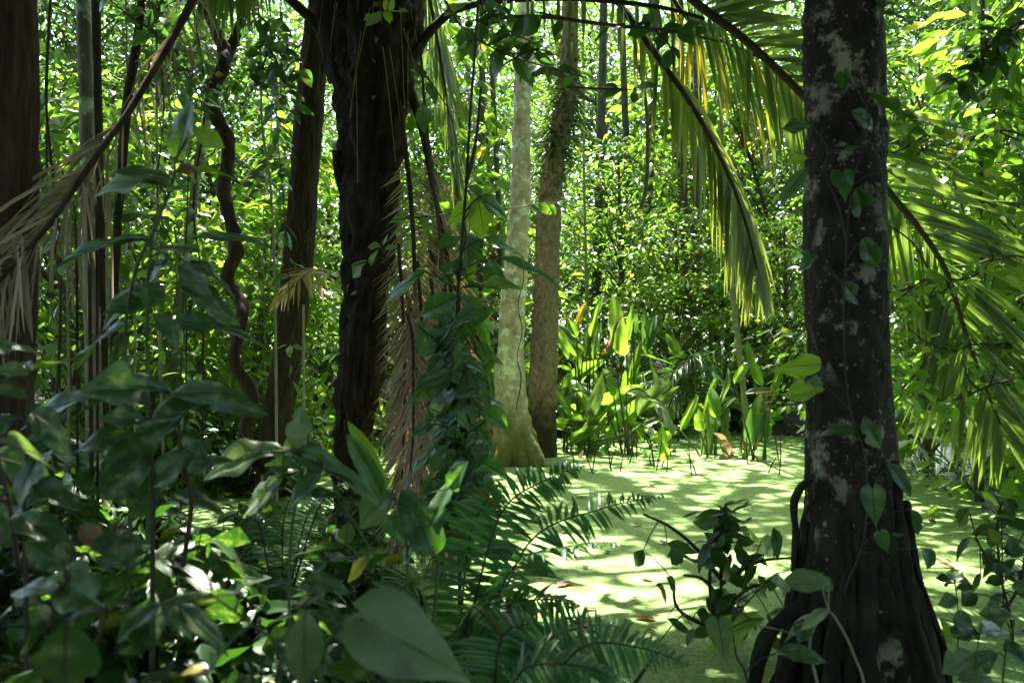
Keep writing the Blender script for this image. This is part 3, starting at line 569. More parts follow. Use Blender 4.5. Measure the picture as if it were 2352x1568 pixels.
for i in range(14):
    x = rg.uniform(120, 260); d = rg.uniform(4.4, 6)
    liana('dry hanging strand among the leaflets of the dead brown frond', [(x, rg.uniform(650, 860)), (x-rg.uniform(0, 12), 560), (x-rg.uniform(-5, 20), rg.uniform(400, 480))], d, rg.uniform(.004, .008), 'fibre' if i % 3 else 'liana', 'strands under the dead frond', seed=50+i)
liana('pale straight liana hanging behind the mossy trunk over the paddle leaves', [(1350, 740), (1347, 560), (1344, 400), (1341, 240), (1340, 0)], 16, .022, 'pstem', seed=3)
liana('greyish thin liana between the twisted liana and the leaning trunk', [(640, 1000), (632, 640), (622, 420), (606, 280), (596, 100), (590, -30)], 9, .012, 'pstem', seed=4)
liana('dark stem bending over the pale trunk near its top', [(1118, 60), (1150, 42), (1260, 40), (1340, 50), (1430, 62), (1500, 70)], 6.4, .014, 'twig', seed=5)
liana('thin crooked twig hanging below the drooping palm frond', [(1470, 480), (1482, 420), (1488, 330), (1484, 240), (1470, 150)], 13, .025, 'dim', seed=6)
liana('straight dark twig hanging from the yellowing palm frond', [(1795, 330), (1788, 240), (1780, 160), (1776, 100)], 8.4, .006, 'twig', seed=7)
liana('pale peeling stem standing between the leaning trunk and the black palm', [(698, 1080), (699, 1000), (700, 930), (697, 850), (700, 700)], 9.3, .014, 'pstem', seed=8)
liana('thin dark branch crossing behind the lichened trunk to the right edge', [(2050, 385), (2105, 410), (2170, 440), (2260, 462), (2370, 470)], 6.8, .015, 'twig', name='bare_branch', cat='branch', seed=9)
liana('brown twig curving below the thin dark branch at the right', [(2050, 560), (2120, 605), (2200, 612), (2290, 590), (2370, 540)], 7.2, .011, 'twig', name='bare_branch', cat='branch', seed=10)
liana('dark thin liana beside the sapling in the centre', [(1040, 1200), (1040, 900), (1012, 560), (985, 330), (965, 100)], 6.9, .012, 'twig', seed=12)

# ------------------------------------------------------------------ plants drawn leaf by leaf
CAMP = np.array([0, 0, H])
def leaf_at(mb, x0, y0, x1, y1, w, d0, d1=None, face=.45, T=BIG, rg=None, stem=None, smb=None, sr=.003):
    d1 = d0 if d1 is None else d1
    a, b = P(x0, y0, d0), P(x1, y1, d1); L = np.linalg.norm(b-a); dr = (b-a)/L; mid = (a+b)/2; v = nrm(CAMP-mid)
    n = (1-face)*UP+face*v; 
    if rg is not None: n = n+rg.normal(0, .12, 3)
    n = nrm(n-dr*(n@dr)); s = np.cross(dr, n); vis = np.linalg.norm(s-v*(s@v)); wid = min(w*mid[1]/F/max(.45, vis), .62*L)
    scatter(mb, T, [a], [dr], [n], L, wid)
    if stem is not None and smb is not None:
        k = np.argmin(np.linalg.norm(stem-a, axis=1)); k = max(0, k-2); q = stem[k]
        if np.linalg.norm(q-a) < .8: tube(smb, [q, (q+a)/2+UP*.01, a], [sr*1.2, sr, sr*.8], 6, 8)
    tube(smb, [a, a*.5+b*.5-n*L*.045, a*.15+b*.85-n*L*.13], [sr*.8, sr*.5, sr*.2], 5, 8) if smb is not None and L > .12 else None
def plant(name, label, cat, stems, leaves, d, lm='near', T=BIG, sm='stem', r=.006, seed=0, group=None, face=.45, extra=None, toground=True, sr=.003):
    rg = np.random.default_rng(seed+300); sb = MB(); ps = []
    for st in stems:
        pts = [P(x, y, dd[0] if dd else d) for x, y, *dd in st]
        if toground and st is stems[0]:
            g = pts[0].copy(); g[2] = gz(g[0], g[1])-.03
            if g[2] < pts[0][2]-.05: pts = [g]+pts
        ps.append(tube(sb, pts, np.linspace(r*1.15, r*.55, len(pts)), 8, 60, .06, 0, 3, seed))
    stem = np.vstack(ps) if ps else None
    t = thing(name, label, cat, ps[0][0] if ps else P(leaves[0][0], leaves[0][1], d), group)
    groups = {}
    for lf in leaves:
        x0, y0, x1, y1, w = lf[:5]; kw = lf[5] if len(lf) > 5 else {}
        m = kw.get('m', lm); b = groups.setdefault(m if m == lm else (m, len(groups)), MB()); dd = kw.get('d', d)+rg.normal(0, .03)
        leaf_at(b, x0, y0, x1, y1, w, dd, dd+kw.get('dd', rg.normal(0, .05)), kw.get('f', face), kw.get('T', T), rg, stem, sb, sr)
    sb.build('stem', M[sm], t)
    for m, b in groups.items():
        if m != lm: m = m[0]
        o = b.build('foliage' if m == lm else 'leaf', M[m], t)
        if m != lm: o['label'] = {'grey': 'grey speckled leaf', 'lime': 'bright yellow-green leaf', 'yellow': 'yellow leaf', 'brownleaf': 'withered brown leaf'}.get(m, 'paler leaf')
    if extra: extra(t, stem, rg)
    return t
q = dict
# tall broad-leaved shrub on the left bank
plant('broadleaf_shrub', 'tall leafy shrub with large drooping oval leaves in front of the twisted liana', 'shrub',
  [[(300, 1270), (292, 1000), (288, 760), (312, 620), (352, 530), (395, 425), (402, 360)], [(340, 1250), (345, 1040), (338, 820), (340, 640), (352, 530)]],
  [(402, 372, 440, 232, 74, q(f=.9)), (445, 296, 516, 338, 46, q(m='lime', f=.8)), (396, 415, 236, 362, 34), (392, 428, 215, 388, 26, q(m='grey')), (394, 398, 535, 374, 26, q(m='lime')), (404, 392, 446, 382, 24, q(m='brownleaf', f=.8)),
   (380, 440, 440, 425, 34, q(m='grey')), (370, 470, 330, 425, 40), (360, 500, 270, 470, 36), (350, 548, 85, 566, 26), (462, 578, 298, 536, 52, q(m='grey', f=.5)), (440, 548, 622, 534, 22), (392, 585, 300, 655, 52), (350, 648, 195, 745, 44), (365, 650, 330, 700, 60),
   (430, 600, 552, 660, 40), (398, 650, 550, 692, 34), (410, 610, 470, 640, 50), (288, 745, 128, 800, 88, q(f=.6)), (300, 760, 250, 815, 50), (396, 738, 600, 755, 58, q(f=.5)), (352, 720, 420, 780, 50), (245, 905, 22, 938, 66), (362, 700, 240, 690, 26)],
  2.9, 'near', BIG, 'stem', .007, 1, face=.4)
plant('spotted_shrub', 'low shrub with very large grey-green leaves catching light patches at lower left', 'shrub',
  [[(350, 1330), (352, 1180), (348, 1040), (345, 940), (350, 880)], [(420, 1300), (440, 1150), (420, 1060), (410, 975)]],
  [(392, 900, 182, 876, 40, q(f=.35)), (385, 892, 170, 888, 24), (388, 905, 568, 884, 40), (346, 962, 540, 905, 92, q(f=.6)), (412, 970, 228, 1070, 62, q(f=.55)), (330, 965, 238, 945, 60), (345, 930, 250, 900, 40), (420, 1000, 470, 1090, 90, q(f=.7)),
   (440, 1040, 320, 1110, 80), (350, 1050, 200, 1140, 110, q(f=.7)), (360, 1090, 290, 1200, 100, q(f=.8)), (430, 1080, 530, 1040, 50), (310, 1000, 170, 1010, 60), (400, 1130, 520, 1180, 60)], 2.5, 'near', BIG, 'twig', .007, 2)
plant('edge_shrub', 'shrub at the left edge with one lit pale leaf and broad dark leaves below it', 'shrub',
  [[(60, 1330), (55, 1180), (62, 1040), (66, 920), (70, 860)], [(40, 1300), (20, 1150), (-10, 1020)]],
  [(66, 862, -10, 832, 28, q(m='grey')), (66, 855, 128, 812, 24, q(m='lime')), (66, 850, 60, 815, 30), (-20, 1020, 118, 1010, 30, q(m='grey')), (-30, 1045, 136, 1078, 62, q(f=.6)), (60, 1010, 115, 995, 20, q(m='grey')), (-20, 1130, 60, 1120, 24), (70, 1100, 190, 1170, 90),  # the grey and lime top leaves are coloured pale to look sunlit
   (40, 1180, 160, 1250, 90), (0, 1150, -30, 1290, 80), (60, 940, 150, 990, 60), (40, 960, -40, 990, 60), (-30, 800, 90, 790, 40), (-20, 880, 60, 900, 50), (90, 1040, 30, 1140, 90)], 2.3, 'near', BIG, 'twig', .006, 3)
plant('mottled_sapling', 'sapling with grey mottled leaves, one upright, in front of the leaning trunk foot', 'sapling',
  [[(665, 1330), (672, 1200), (690, 1110), (688, 1040)], [(690, 1110), (740, 1060), (790, 1160), (870, 1290)]],
  [(684, 1030, 688, 938, 66, q(m='grey', f=.9)), (655, 1040, 455, 1050, 46, q(m='grey')), (684, 1034, 540, 1014, 34, q(m='grey')), (700, 1040, 640, 1030, 30), (650, 1095, 505, 1190, 70, q(m='grey', f=.6)), (640, 1120, 590, 1170, 40), (690, 1080, 610, 1060, 30), (745, 1078, 655, 1148, 40, q(m='vine', f=.6)),
   (668, 1038, 880, 1132, 64, q(m='vine', f=.7, T=PAD)), (700, 1050, 850, 1110, 30, q(m='grey')), (800, 1195, 790, 1270, 40, q(m='grey', f=.8)), (700, 1130, 830, 1150, 40), (700, 1270, 790, 1240, 30), (840, 1280, 800, 1330, 26, q(m='yellow'))], 2.9, 'near', BIG, 'stem', .005, 4)
plant('banana_like_plant', 'young plant with one tall folded paddle leaf and blue-green blades before the black trunk', 'plant',
  [[(935, 1420), (935, 1300), (930, 1210), (905, 1140)], [(985, 1500), (1000, 1380), (1005, 1290), (1000, 1275)]],
  [(882, 1132, 806, 968, 40, q(m='lime', f=.8, T=PAD)), (876, 1132, 800, 1000, 46, q(m='vine', f=.9, T=PAD)), (905, 1132, 806, 1205, 62, q(m='grey', f=.6)), (1000, 1275, 930, 1128, 84, q(m='vine', f=.8, T=PAD)), (900, 1185, 935, 1262, 120, q(m='vine', f=.9, T=BIGH)), (1030, 1120, 1070, 1065, 60, q(m='vine', f=.8)), (985, 1210, 1045, 1090, 56, q(f=.8)), (955, 1250, 900, 1300, 40)], 3.1, 'vine', BIG, 'stem', .006, 5)
plant('huge_leaf_plant', 'plant with one huge pale leaf spread flat at the bottom edge of the photo', 'plant',
  [[(700, 1560), (640, 1480), (560, 1420), (480, 1360)], [(700, 1560), (780, 1440), (840, 1425)]],
  [(835, 1425, 1105, 1560, 185, q(f=.75, m='grey', T=BIGH, dd=.02)), (790, 1425, 900, 1440, 40, q(m='grey')), (850, 1470, 985, 1590, 60, q(f=.7)), (850, 1480, 780, 1575, 84, q(f=.8)), (700, 1400, 700, 1590, 90, q(f=.85, m='grey', dd=-.02)), (700, 1330, 805, 1345, 42, q(f=.6)), (560, 1360, 350, 1366, 34, q(f=.4)), (370, 1385, 240, 1480, 52, q(f=.7)), (370, 1390, 455, 1462, 52, q(f=.7)), (400, 1385, 530, 1480, 50, q(f=.7)), (350, 1420, 300, 1520, 60, q(f=.8)), (480, 1540, 415, 1535, 24, q(m='yellow', f=.5))], 1.75, 'near', BIG, 'stem', .004, 6)
plant('bottom_left_plant', 'plant with a very large dark oval leaf filling the bottom left corner', 'plant',
  [[(150, 1700), (190, 1560), (220, 1480), (250, 1400)], [(190, 1560), (120, 1430), (150, 1340)]],
  [(150, 1430, 150, 1640, 250, q(f=.85, d=1.25)), (240, 1400, 110, 1310, 110, q(f=.6)), (230, 1380, 330, 1300, 80), (130, 1420, 40, 1500, 90), (130, 1360, 20, 1330, 90), (80, 1440, 110, 1375, 50, q(m='grey')), (90, 1530, -30, 1590, 90), (150, 1310, 60, 1240, 90), (210, 1260, 330, 1230, 70), (190, 1200, 240, 1270, 60, q(m='brownleaf', f=.6))], 1.9, 'near', BIG, 'twig', .005, 7)

# sapling wrapped in climbing leaves, in the centre
rg = np.random.default_rng(12)
lv = [(1094, 470, 1030, 505, 56, q(m='lime', f=.7)), (1098, 455, 1115, 545, 70, q(m='lime', f=.8)), (1100, 452, 1182, 500, 60, q(f=.6)), (1105, 450, 1070, 420, 40), (1108, 445, 1150, 432, 40, q(m='lime')), (1072, 548, 1000, 560, 46), (1060, 545, 1110, 588, 66, q(f=.8)), (1118, 545, 1215, 592, 38), (1140, 590, 1312, 640, 20), (1060, 590, 1050, 640, 50), (1040, 600, 1010, 650, 40), (1075, 575, 1085, 640, 46), (1120, 612, 1160, 638, 44, q(T=BIGH, f=.9)),
      (975, 622, 845, 700, 44, q(f=.6)), (1010, 615, 960, 600, 30), (1050, 625, 985, 630, 24), (1060, 660, 1200, 650, 14), (1052, 680, 955, 728, 58, q(f=.7)), (1060, 680, 1115, 728, 58, q(f=.7)), (1065, 720, 1092, 775, 52, q(f=.8)), (1050, 760, 960, 790, 30), (1045, 740, 990, 790, 40)]
for i in range(230):
    y = 700+rg.random()**.8*540; x = 1050+rg.normal(0, 33); s = rg.choice([-1, 1]); L = rg.uniform(40, 80)
    a = rg.uniform(.25, 1.2); lv.append((x, y, x+s*L*math.cos(a), y+L*math.sin(a), rg.uniform(26, 44), q(f=rg.uniform(.3, .9), T=BIGH if i % 3 else BIG, d=5.5+rg.normal(0, .1))))
plant('leaf_clad_sapling', 'thin sapling in the centre clad in a dense sleeve of dark heart-shaped leaves', 'sapling', [[(1056, 1330), (1050, 1150), (1046, 950), (1050, 720), (1060, 560), (1071, 420), (1080, 260), (1092, 100), (1100, -30)], [(1042, 1250), (1034, 1100), (1040, 900), (1056, 700)], [(1070, 420), (1092, 330), (1105, 200)]], lv, 5.5, 'vine', BIG, 'twig', .011, 12, sr=.004)

# vine on the lichened trunk
vl = [(1936, 168, 1936, 216, 56, q(T=BIGH, f=.95)), (1985, 216, 2088, 240, 30), (1955, 256, 2022, 292, 40, q(f=.7)), (1862, 292, 1796, 290, 24, q(f=.5)), (1858, 365, 1810, 360, 18, q(m='lime')), (1854, 385, 1792, 458, 34, q(f=.7)), (1940, 345, 1985, 335, 28), (1935, 398, 1940, 462, 56, q(T=BIGH, f=.95)), (1965, 430, 2006, 528, 56, q(f=.8)), (2034, 390, 2084, 420, 24), (1985, 545, 2018, 622, 46, q(f=.8)), (1880, 590, 1826, 612, 32), (1860, 585, 1838, 575, 20), (1935, 648, 1992, 706, 42, q(f=.8)),
      (1886, 836, 1803, 842, 50, q(m='lime', f=.8)), (1895, 895, 1798, 902, 30, q(m='lime', f=.5)), (1890, 885, 1858, 870, 34), (1965, 985, 1893, 985, 36, q(f=.6)), (1984, 955, 2022, 1036, 40, q(f=.8)), (2040, 1062, 2108, 1140, 34, q(f=.7)), (2004, 1122, 2012, 1214, 58, q(T=BIGH, f=.95)), (2022, 1222, 2042, 1276, 46, q(T=BIGH, f=.9)), (2090, 1168, 2132, 1222, 18), (2046, 1230, 2084, 1225, 20), (2035, 1465, 2118, 1505, 40, q(f=.6)), (2030, 30, 2110, 40, 26), (2025, 20, 2040, -30, 40), (2140, 1260, 2128, 1300, 30)]  # both lime leaves are coloured to look sunlit
plant('climbing_vine', 'thin vine with dark heart-shaped leaves climbing the lichened trunk', 'vine',
  [[(1985, 1440), (1935, 1380), (1975, 1270), (1990, 1190), (1988, 1050), (1958, 960), (1942, 860), (1938, 700), (1945, 560), (1955, 430), (1985, 330), (2010, 200), (2030, 20), (2040, -60)], [(1945, 560), (1925, 470), (1895, 400), (1900, 340), (1870, 295)], [(1950, 940), (1910, 900), (1890, 880)]], vl, 4.03, 'vine', BIG, 'twig', .0045, 13, toground=False)
plant('tattered_plant', 'tattered grey-green leaves in front of the stilt roots of the lichened trunk', 'plant',
  [[(1990, 1620), (1960, 1500), (1920, 1420), (1900, 1400)], [(1880, 1580), (1860, 1480), (1880, 1420)]],
  [(1905, 1335, 1795, 1325, 56, q(m='grey', f=.6)), (1880, 1330, 1925, 1350, 60, q(f=.7)), (1905, 1400, 1795, 1440, 50, q(m='grey', f=.5)), (1700, 1430, 1745, 1400, 40), (1860, 1420, 1830, 1470, 40)], 3.6, 'near', BIG, 'pstem', .006, 14)
# dark sapling standing in the duckweed
rg = np.random.default_rng(21); lv = []
for i in range(30):
    y = rg.uniform(1150, 1250); x = 1665+rg.normal(0, 10); a = rg.uniform(-.3, 1.3); s = rg.choice([-1, 1]); L = rg.uniform(35, 75); lv.append((x, y, x+s*L*math.cos(a), y+L*math.sin(a), rg.uniform(14, 26)))
for i in range(54):
    x = 1660+rg.normal(0, 62); y = rg.uniform(1200, 1490); a = rg.uniform(.2, 1.5); s = rg.choice([-1, 1]); L = rg.uniform(30, 68); lv.append((x, y, x+s*L*math.cos(a), y+L*math.sin(a), rg.uniform(20, 38), q(d=4.9+rg.normal(0, .2), f=rg.uniform(.3, .9))))
lv += [(1665, 1180, 1655, 1160, 30), (1680, 1175, 1740, 1150, 12), (1640, 1190, 1625, 1215, 32, q(m='lime', f=.8)), (1690, 1245, 1735, 1240, 52, q(f=.8)), (1720, 1215, 1740, 1235, 36, q(m='lime')), (1478, 1262, 1450, 1310, 34, q(f=.8)), (1500, 1280, 1478, 1262, 6)]
plant('dark_sapling', 'dark leafy sapling standing in duckweed just left of the lichened trunk', 'sapling',
  [[(1662, 1500), (1658, 1400), (1656, 1300), (1662, 1200), (1668, 1155)], [(1656, 1330), (1600, 1260), (1540, 1210), (1478, 1180)], [(1656, 1340), (1740, 1290), (1830, 1280)], [(1658, 1380), (1615, 1330), (1570, 1320)], [(1660, 1400), (1720, 1350), (1770, 1340)], [(1640, 1420), (1630, 1330), (1640, 1240)], [(1650, 1450), (1560, 1400), (1545, 1330)]], lv, 4.9, 'dark', MIDL, 'twig', .010, 21)
plant('withered_plant', 'plant with one browning curled leaf and a grey rounded leaf below the dark sapling', 'plant',
  [[(1720, 1600), (1690, 1500), (1680, 1420)]], [(1755, 1420, 1608, 1470, 46, q(m='lime', f=.4)), (1650, 1425, 1665, 1515, 78, q(m='grey', f=.9, T=BIGH)), (1690, 1400, 1755, 1430, 26, q(m='brownleaf')), (1780, 1500, 1880, 1480, 24), (1770, 1330, 1830, 1345, 54, q(m='grey', f=.7)), (1750, 1240, 1790, 1260, 60, q(m='grey', f=.7))], 3.4, 'near', BIG, 'twig', .005, 22)
rg = np.random.default_rng(23); lv = []
for i in range(46):
    x = 2300+rg.normal(0, 40); y = rg.uniform(1120, 1420); a = rg.uniform(-.2, 1.3); s = rg.choice([-1, 1]); L = rg.uniform(30, 62); lv.append((x, y, x+s*L*math.cos(a), y+L*math.sin(a), rg.uniform(18, 34), q(d=4.8+rg.normal(0, .15), f=rg.uniform(.3, .9))))
plant('edge_sapling', 'small dark-leaved sapling over the duckweed at the right edge', 'sapling', [[(2320, 1560), (2325, 1440), (2300, 1330), (2290, 1220), (2300, 1150)], [(2310, 1400), (2345, 1330), (2360, 1200)], [(2300, 1330), (2260, 1270), (2240, 1230)]], lv, 4.8, 'dark', MIDL, 'twig', .008, 23)
plant('small_seedling', 'small thin seedling with five drooping leaflets in open duckweed right of the lichened trunk', 'seedling', [[(2200, 1480), (2200, 1400), (2192, 1330)]],
  [(2192, 1330, 2190, 1298, 40, q(f=.9, T=BIGH)), (2190, 1332, 2148, 1325, 14), (2195, 1332, 2236, 1326, 14), (2192, 1340, 2166, 1342, 10), (2196, 1348, 2240, 1345, 20), (2200, 1375, 2155, 1385, 30)], 4.7, 'dark', MIDL, 'stem', .003, 24)
plant('low_right_plant', 'low soft-leaved plants at the bottom right corner behind the stilt roots', 'plant', [[(2240, 1620), (2240, 1540), (2250, 1450)], [(2300, 1600), (2310, 1500), (2330, 1430)]],
  [(2250, 1460, 2170, 1440, 44), (2250, 1455, 2320, 1420, 50), (2200, 1400, 2230, 1470, 50), (2310, 1470, 2360, 1530, 60), (2240, 1500, 2160, 1540, 60, q(m='grey')), (2290, 1500, 2220, 1540, 70), (2330, 1420, 2250, 1400, 40), (2160, 1420, 2190, 1480, 14, q(m='lime')), (2200, 1560, 2290, 1550, 50, q(m='grey'))], 3.7, 'near', BIG, 'stem', .004, 25)
def leafy_branch(label, stem, d, n, L, lm, seed, spread=50, group='leafy branches at the right'):
    rg = np.random.default_rng(seed); sp_ = spline([[x, y, 0] for x, y in stem], 60); lv = []; st = [stem]
    for k in range(5):
        i = int(rg.integers(10, 55)); a = sp_[i, :2]; e = a+np.array([rg.normal(-30, 60), rg.normal(10, 60)]); st.append([tuple(a), tuple((a+e)/2+rg.normal(0, 8, 2)), tuple(e)])
    for i in range(n):
        t_ = st[int(rg.integers(0, len(st)))] if i % 2 else stem; q_ = spline([[x, y, 0] for x, y in t_], 30)[int(30*rg.random()**.7)]; a = rg.uniform(0, 2*PI); l = L*rg.uniform(.6, 1.3); o = rg.normal(0, spread*.25, 2)
        lv.append((q_[0]+o[0], q_[1]+o[1], q_[0]+o[0]+l*math.cos(a), q_[1]+o[1]+l*.6*math.sin(a)+l*.25, l*.42, q(d=d+rg.normal(0, .12), f=rg.uniform(.1, .8))))
    return plant('leafy_branch', label, 'branch', st, lv, d, lm, MIDL, 'twig', .007, seed, group, toground=False, sr=.002)
leafy_branch('leafy branch with bright backlit leaves over the top right of the giant palm frond', [(2400, 330), (2300, 300), (2200, 330), (2110, 300), (2050, 250)], 6.0, 120, 44, 'bright', 401, 90)
leafy_branch('leafy branch hanging across the giant palm frond at mid height by the right edge', [(2400, 600), (2310, 590), (2220, 640), (2130, 640), (2060, 690)], 5.8, 70, 38, 'bright', 402, 100)
leafy_branch('leafy branch hanging low beside the lichened trunk in front of the palm frond', [(2400, 860), (2290, 880), (2180, 920), (2090, 900), (2050, 870)], 5.6, 64, 40, 'bright', 403, 90)
leafy_branch('dark leafy branch silhouetted in the top right corner', [(2420, 20), (2330, 60), (2270, 110), (2230, 180)], 5.2, 70, 46, 'dark', 404, 80)
leafy_branch('bright leafy branch low at the right edge over the water', [(2420, 760), (2330, 800), (2240, 790), (2150, 830)], 6.1, 60, 36, 'bright', 405, 90)
leafy_branch('dark leafy branch hanging between the twisted liana and the leaning trunk at the top', [(560, -60), (590, 60), (640, 150), (660, 240)], 7.0, 90, 42, 'under', 406, 90, 'leafy branches at the top')
leafy_branch('dark leafy branch hanging into the top edge right of the black palm', [(1090, -60), (1130, 30), (1180, 90), (1260, 120)], 6.2, 90, 46, 'under', 407, 90, 'leafy branches at the top')
leafy_branch('leafy branch beside the dead frond rachis at upper left', [(330, -60), (360, 60), (420, 140), (460, 230)], 7.2, 90, 40, 'under', 408, 100, 'leafy branches at the top')
# overhanging dark twigs at the top
plant('overhanging_twig', 'overhanging twig with dark oval leaves silhouetted against the palm fronds at top centre', 'branch',
  [[(1240, 30), (1330, 48), (1420, 58), (1500, 66), (1580, 76), (1650, 96)], [(1500, 66), (1540, 110), (1548, 160)], [(1300, 200), (1400, 205), (1470, 208)]],
  [(1380, 60, 1340, 75, 18), (1400, 62, 1355, 95, 18), (1440, 60, 1400, 75, 20), (1462, 62, 1500, 40, 24), (1490, 66, 1480, 30, 26), (1520, 68, 1570, 60, 36, q(f=.8)), (1530, 70, 1510, 110, 30), (1550, 72, 1600, 85, 22), (1560, 78, 1625, 92, 16), (1500, 70, 1440, 78, 22), (1548, 112, 1520, 160, 34, q(f=.8)), (1550, 110, 1560, 140, 26), (1600, 78, 1640, 60, 26), (1585, 75, 1590, 30, 34), (1430, 205, 1380, 215, 26), (1460, 205, 1500, 180, 22), (1462, 208, 1450, 240, 40, q(f=.8)), (1420, 204, 1380, 190, 20), (1240, 36, 1200, 80, 40, q(f=.8)), (1215, 40, 1180, 85, 36, q(f=.9)), (1290, 46, 1270, 80, 24)],
  5.0, 'dark', MIDL, 'twig', .006, 31, toground=False)
plant('trunk_twig', 'small sprig with five oval leaves hanging in front of the black trunk top', 'branch', [[(900, -40), (890, 20), (884, 30)]], [(884, 28, 905, -10, 30, q(m='lime', f=.8)), (880, 30, 840, 58, 20, q(m='grey')), (878, 28, 832, 30, 14, q(m='grey')), (890, 30, 895, 60, 30, q(f=.9, T=BIGH)), (895, 28, 940, 26, 14, q(m='grey'))], 5.5, 'lime', MIDL, 'twig', .004, 32, toground=False)
plant('grey_sprig', 'grey-leaved sprig in front of the black trunk at mid height', 'branch', [[(905, 640), (885, 585), (870, 590), (840, 620)]], [(880, 565, 888, 540, 14), (885, 570, 908, 565, 22), (875, 568, 845, 565, 20), (870, 572, 838, 598, 20), (842, 600, 805, 600, 18), (840, 604, 808, 636, 20)], 6.4, 'grey', MIDL, 'twig', .003, 33, toground=False)
plant('pale_twig', 'thin horizontal twig with small green leaves crossing the black trunk and the sapling', 'branch', [[(900, 505), (960, 500), (1040, 490), (1110, 480), (1180, 478), (1330, 460)]], [(940, 500, 890, 505, 14), (990, 497, 960, 480, 20), (1040, 490, 1010, 465, 20), (960, 500, 990, 520, 14), (1230, 470, 1270, 480, 26), (1260, 465, 1275, 495, 36), (1280, 465, 1310, 470, 22)], 7.2, 'bright', MIDL, 'twig', .005, 34, toground=False)
plant('upper_twig', 'leafy twig hanging between the black palm and the pale trunk near the top', 'branch', [[(1000, -40), (1060, 60), (1150, 120), (1240, 150), (1350, 180)], [(960, 150), (990, 190), (1030, 250)]], [(1060, 60, 1100, 110, 40), (1090, 90, 1050, 130, 30), (1130, 110, 1180, 90, 30), (1150, 125, 1130, 175, 34), (1180, 130, 1220, 190, 30), (1240, 150, 1200, 165, 26), (1280, 160, 1330, 150, 24), (1310, 170, 1290, 200, 24), (980, 180, 945, 150, 26), (985, 190, 1000, 240, 32), (1030, 250, 1060, 262, 30), (970, 240, 975, 300, 44, q(f=.9)), (1050, 330, 1020, 350, 26), (1010, 20, 1060, 40, 40)], 5.8, 'under', MIDL, 'twig', .006, 35, toground=False)

# ------------------------------------------------------------------ ferns
def fern(label, base, tips, d, seed, L=.16, n=44, group='ferns on the near bank', m='fern'):
    bp = P(*base); bp[2] = gz(bp[0], bp[1]); t = thing('fern', label, 'fern', bp, group)
    for k, (mx, my, tx, ty, d1, *rl) in enumerate(tips):
        r, l = MB(), MB(); b0 = bp+np.array([.02*k-.04, .02*(k % 3), 0]); tip = P(tx, ty, d1); mid = P(mx, my, (d+d1)/2)
        frond(r, l, [b0, b0*.45+mid*.55+UP*.02, mid, mid*.45+tip*.55+UP*.03, tip], L, L*.105, int(n*1.35), seed+k, a0=82, a1=62, droop=.22, roll=rl[0] if rl else .0, start=.2, rr=(.006, .002), lift=-.05,
              prof=lambda x: np.clip(1.15*(1-x)**.75*np.minimum(1, .55+3*x), .06, 1), K=4, jit=.1, miss=.05)
        f = r.build('frond', M['twig'], t); l.build('leaflets', M[m], f)
    return t
fern('large dark fern with long arching fronds reaching over the duckweed', (1010, 1500, 3.7),
     [(1150, 1180, 1340, 1068, 4.1, .9), (1220, 1240, 1522, 1138, 4.0, .75), (1180, 1300, 1440, 1245, 3.5, -.25), (1080, 1230, 1150, 1110, 4.3, .4), (1160, 1400, 1330, 1390, 3.7, .4), (1080, 1400, 1180, 1500, 3.4, .5), (960, 1350, 880, 1400, 3.4, -.5)], 3.8, 400, L=.21, n=40)
fern('fern fronds lying along the bottom edge, right of the huge pale leaf', (1090, 1640, 2.9), [(1330, 1490, 1580, 1525, 3.0, .9), (1250, 1480, 1440, 1440, 3.3, .9), (1200, 1540, 1420, 1560, 2.8, .6), (1150, 1470, 1260, 1440, 3.2, .6)], 2.9, 420, L=.18, n=36)
fern('small bluish fern leaning before the foot of the black trunk', (640, 1330, 4.2), [(730, 1170, 812, 1108, 4.4, .5), (700, 1200, 760, 1130, 4.5, .6), (650, 1210, 670, 1140, 4.6, .4), (600, 1220, 560, 1190, 4.4, -.3)], 4.3, 440, L=.10, n=34)
fern('sunlit fern at lower left near the leaning trunk foot', (560, 1330, 5.2), [(575, 1220, 590, 1190, 5.3, .4), (540, 1190, 520, 1160, 5.4, .4), (590, 1200, 620, 1200, 5.2, -.3)], 5.2, 450, L=.12, n=28)
fern('young pale fern at the bottom edge between the yellow leaf and the huge leaf', (620, 1640, 2.0), [(580, 1550, 530, 1535, 2.0, .6), (640, 1540, 690, 1560, 2.0, .6), (600, 1560, 620, 1520, 2.1, .5)], 2.0, 460, L=.05, n=24)

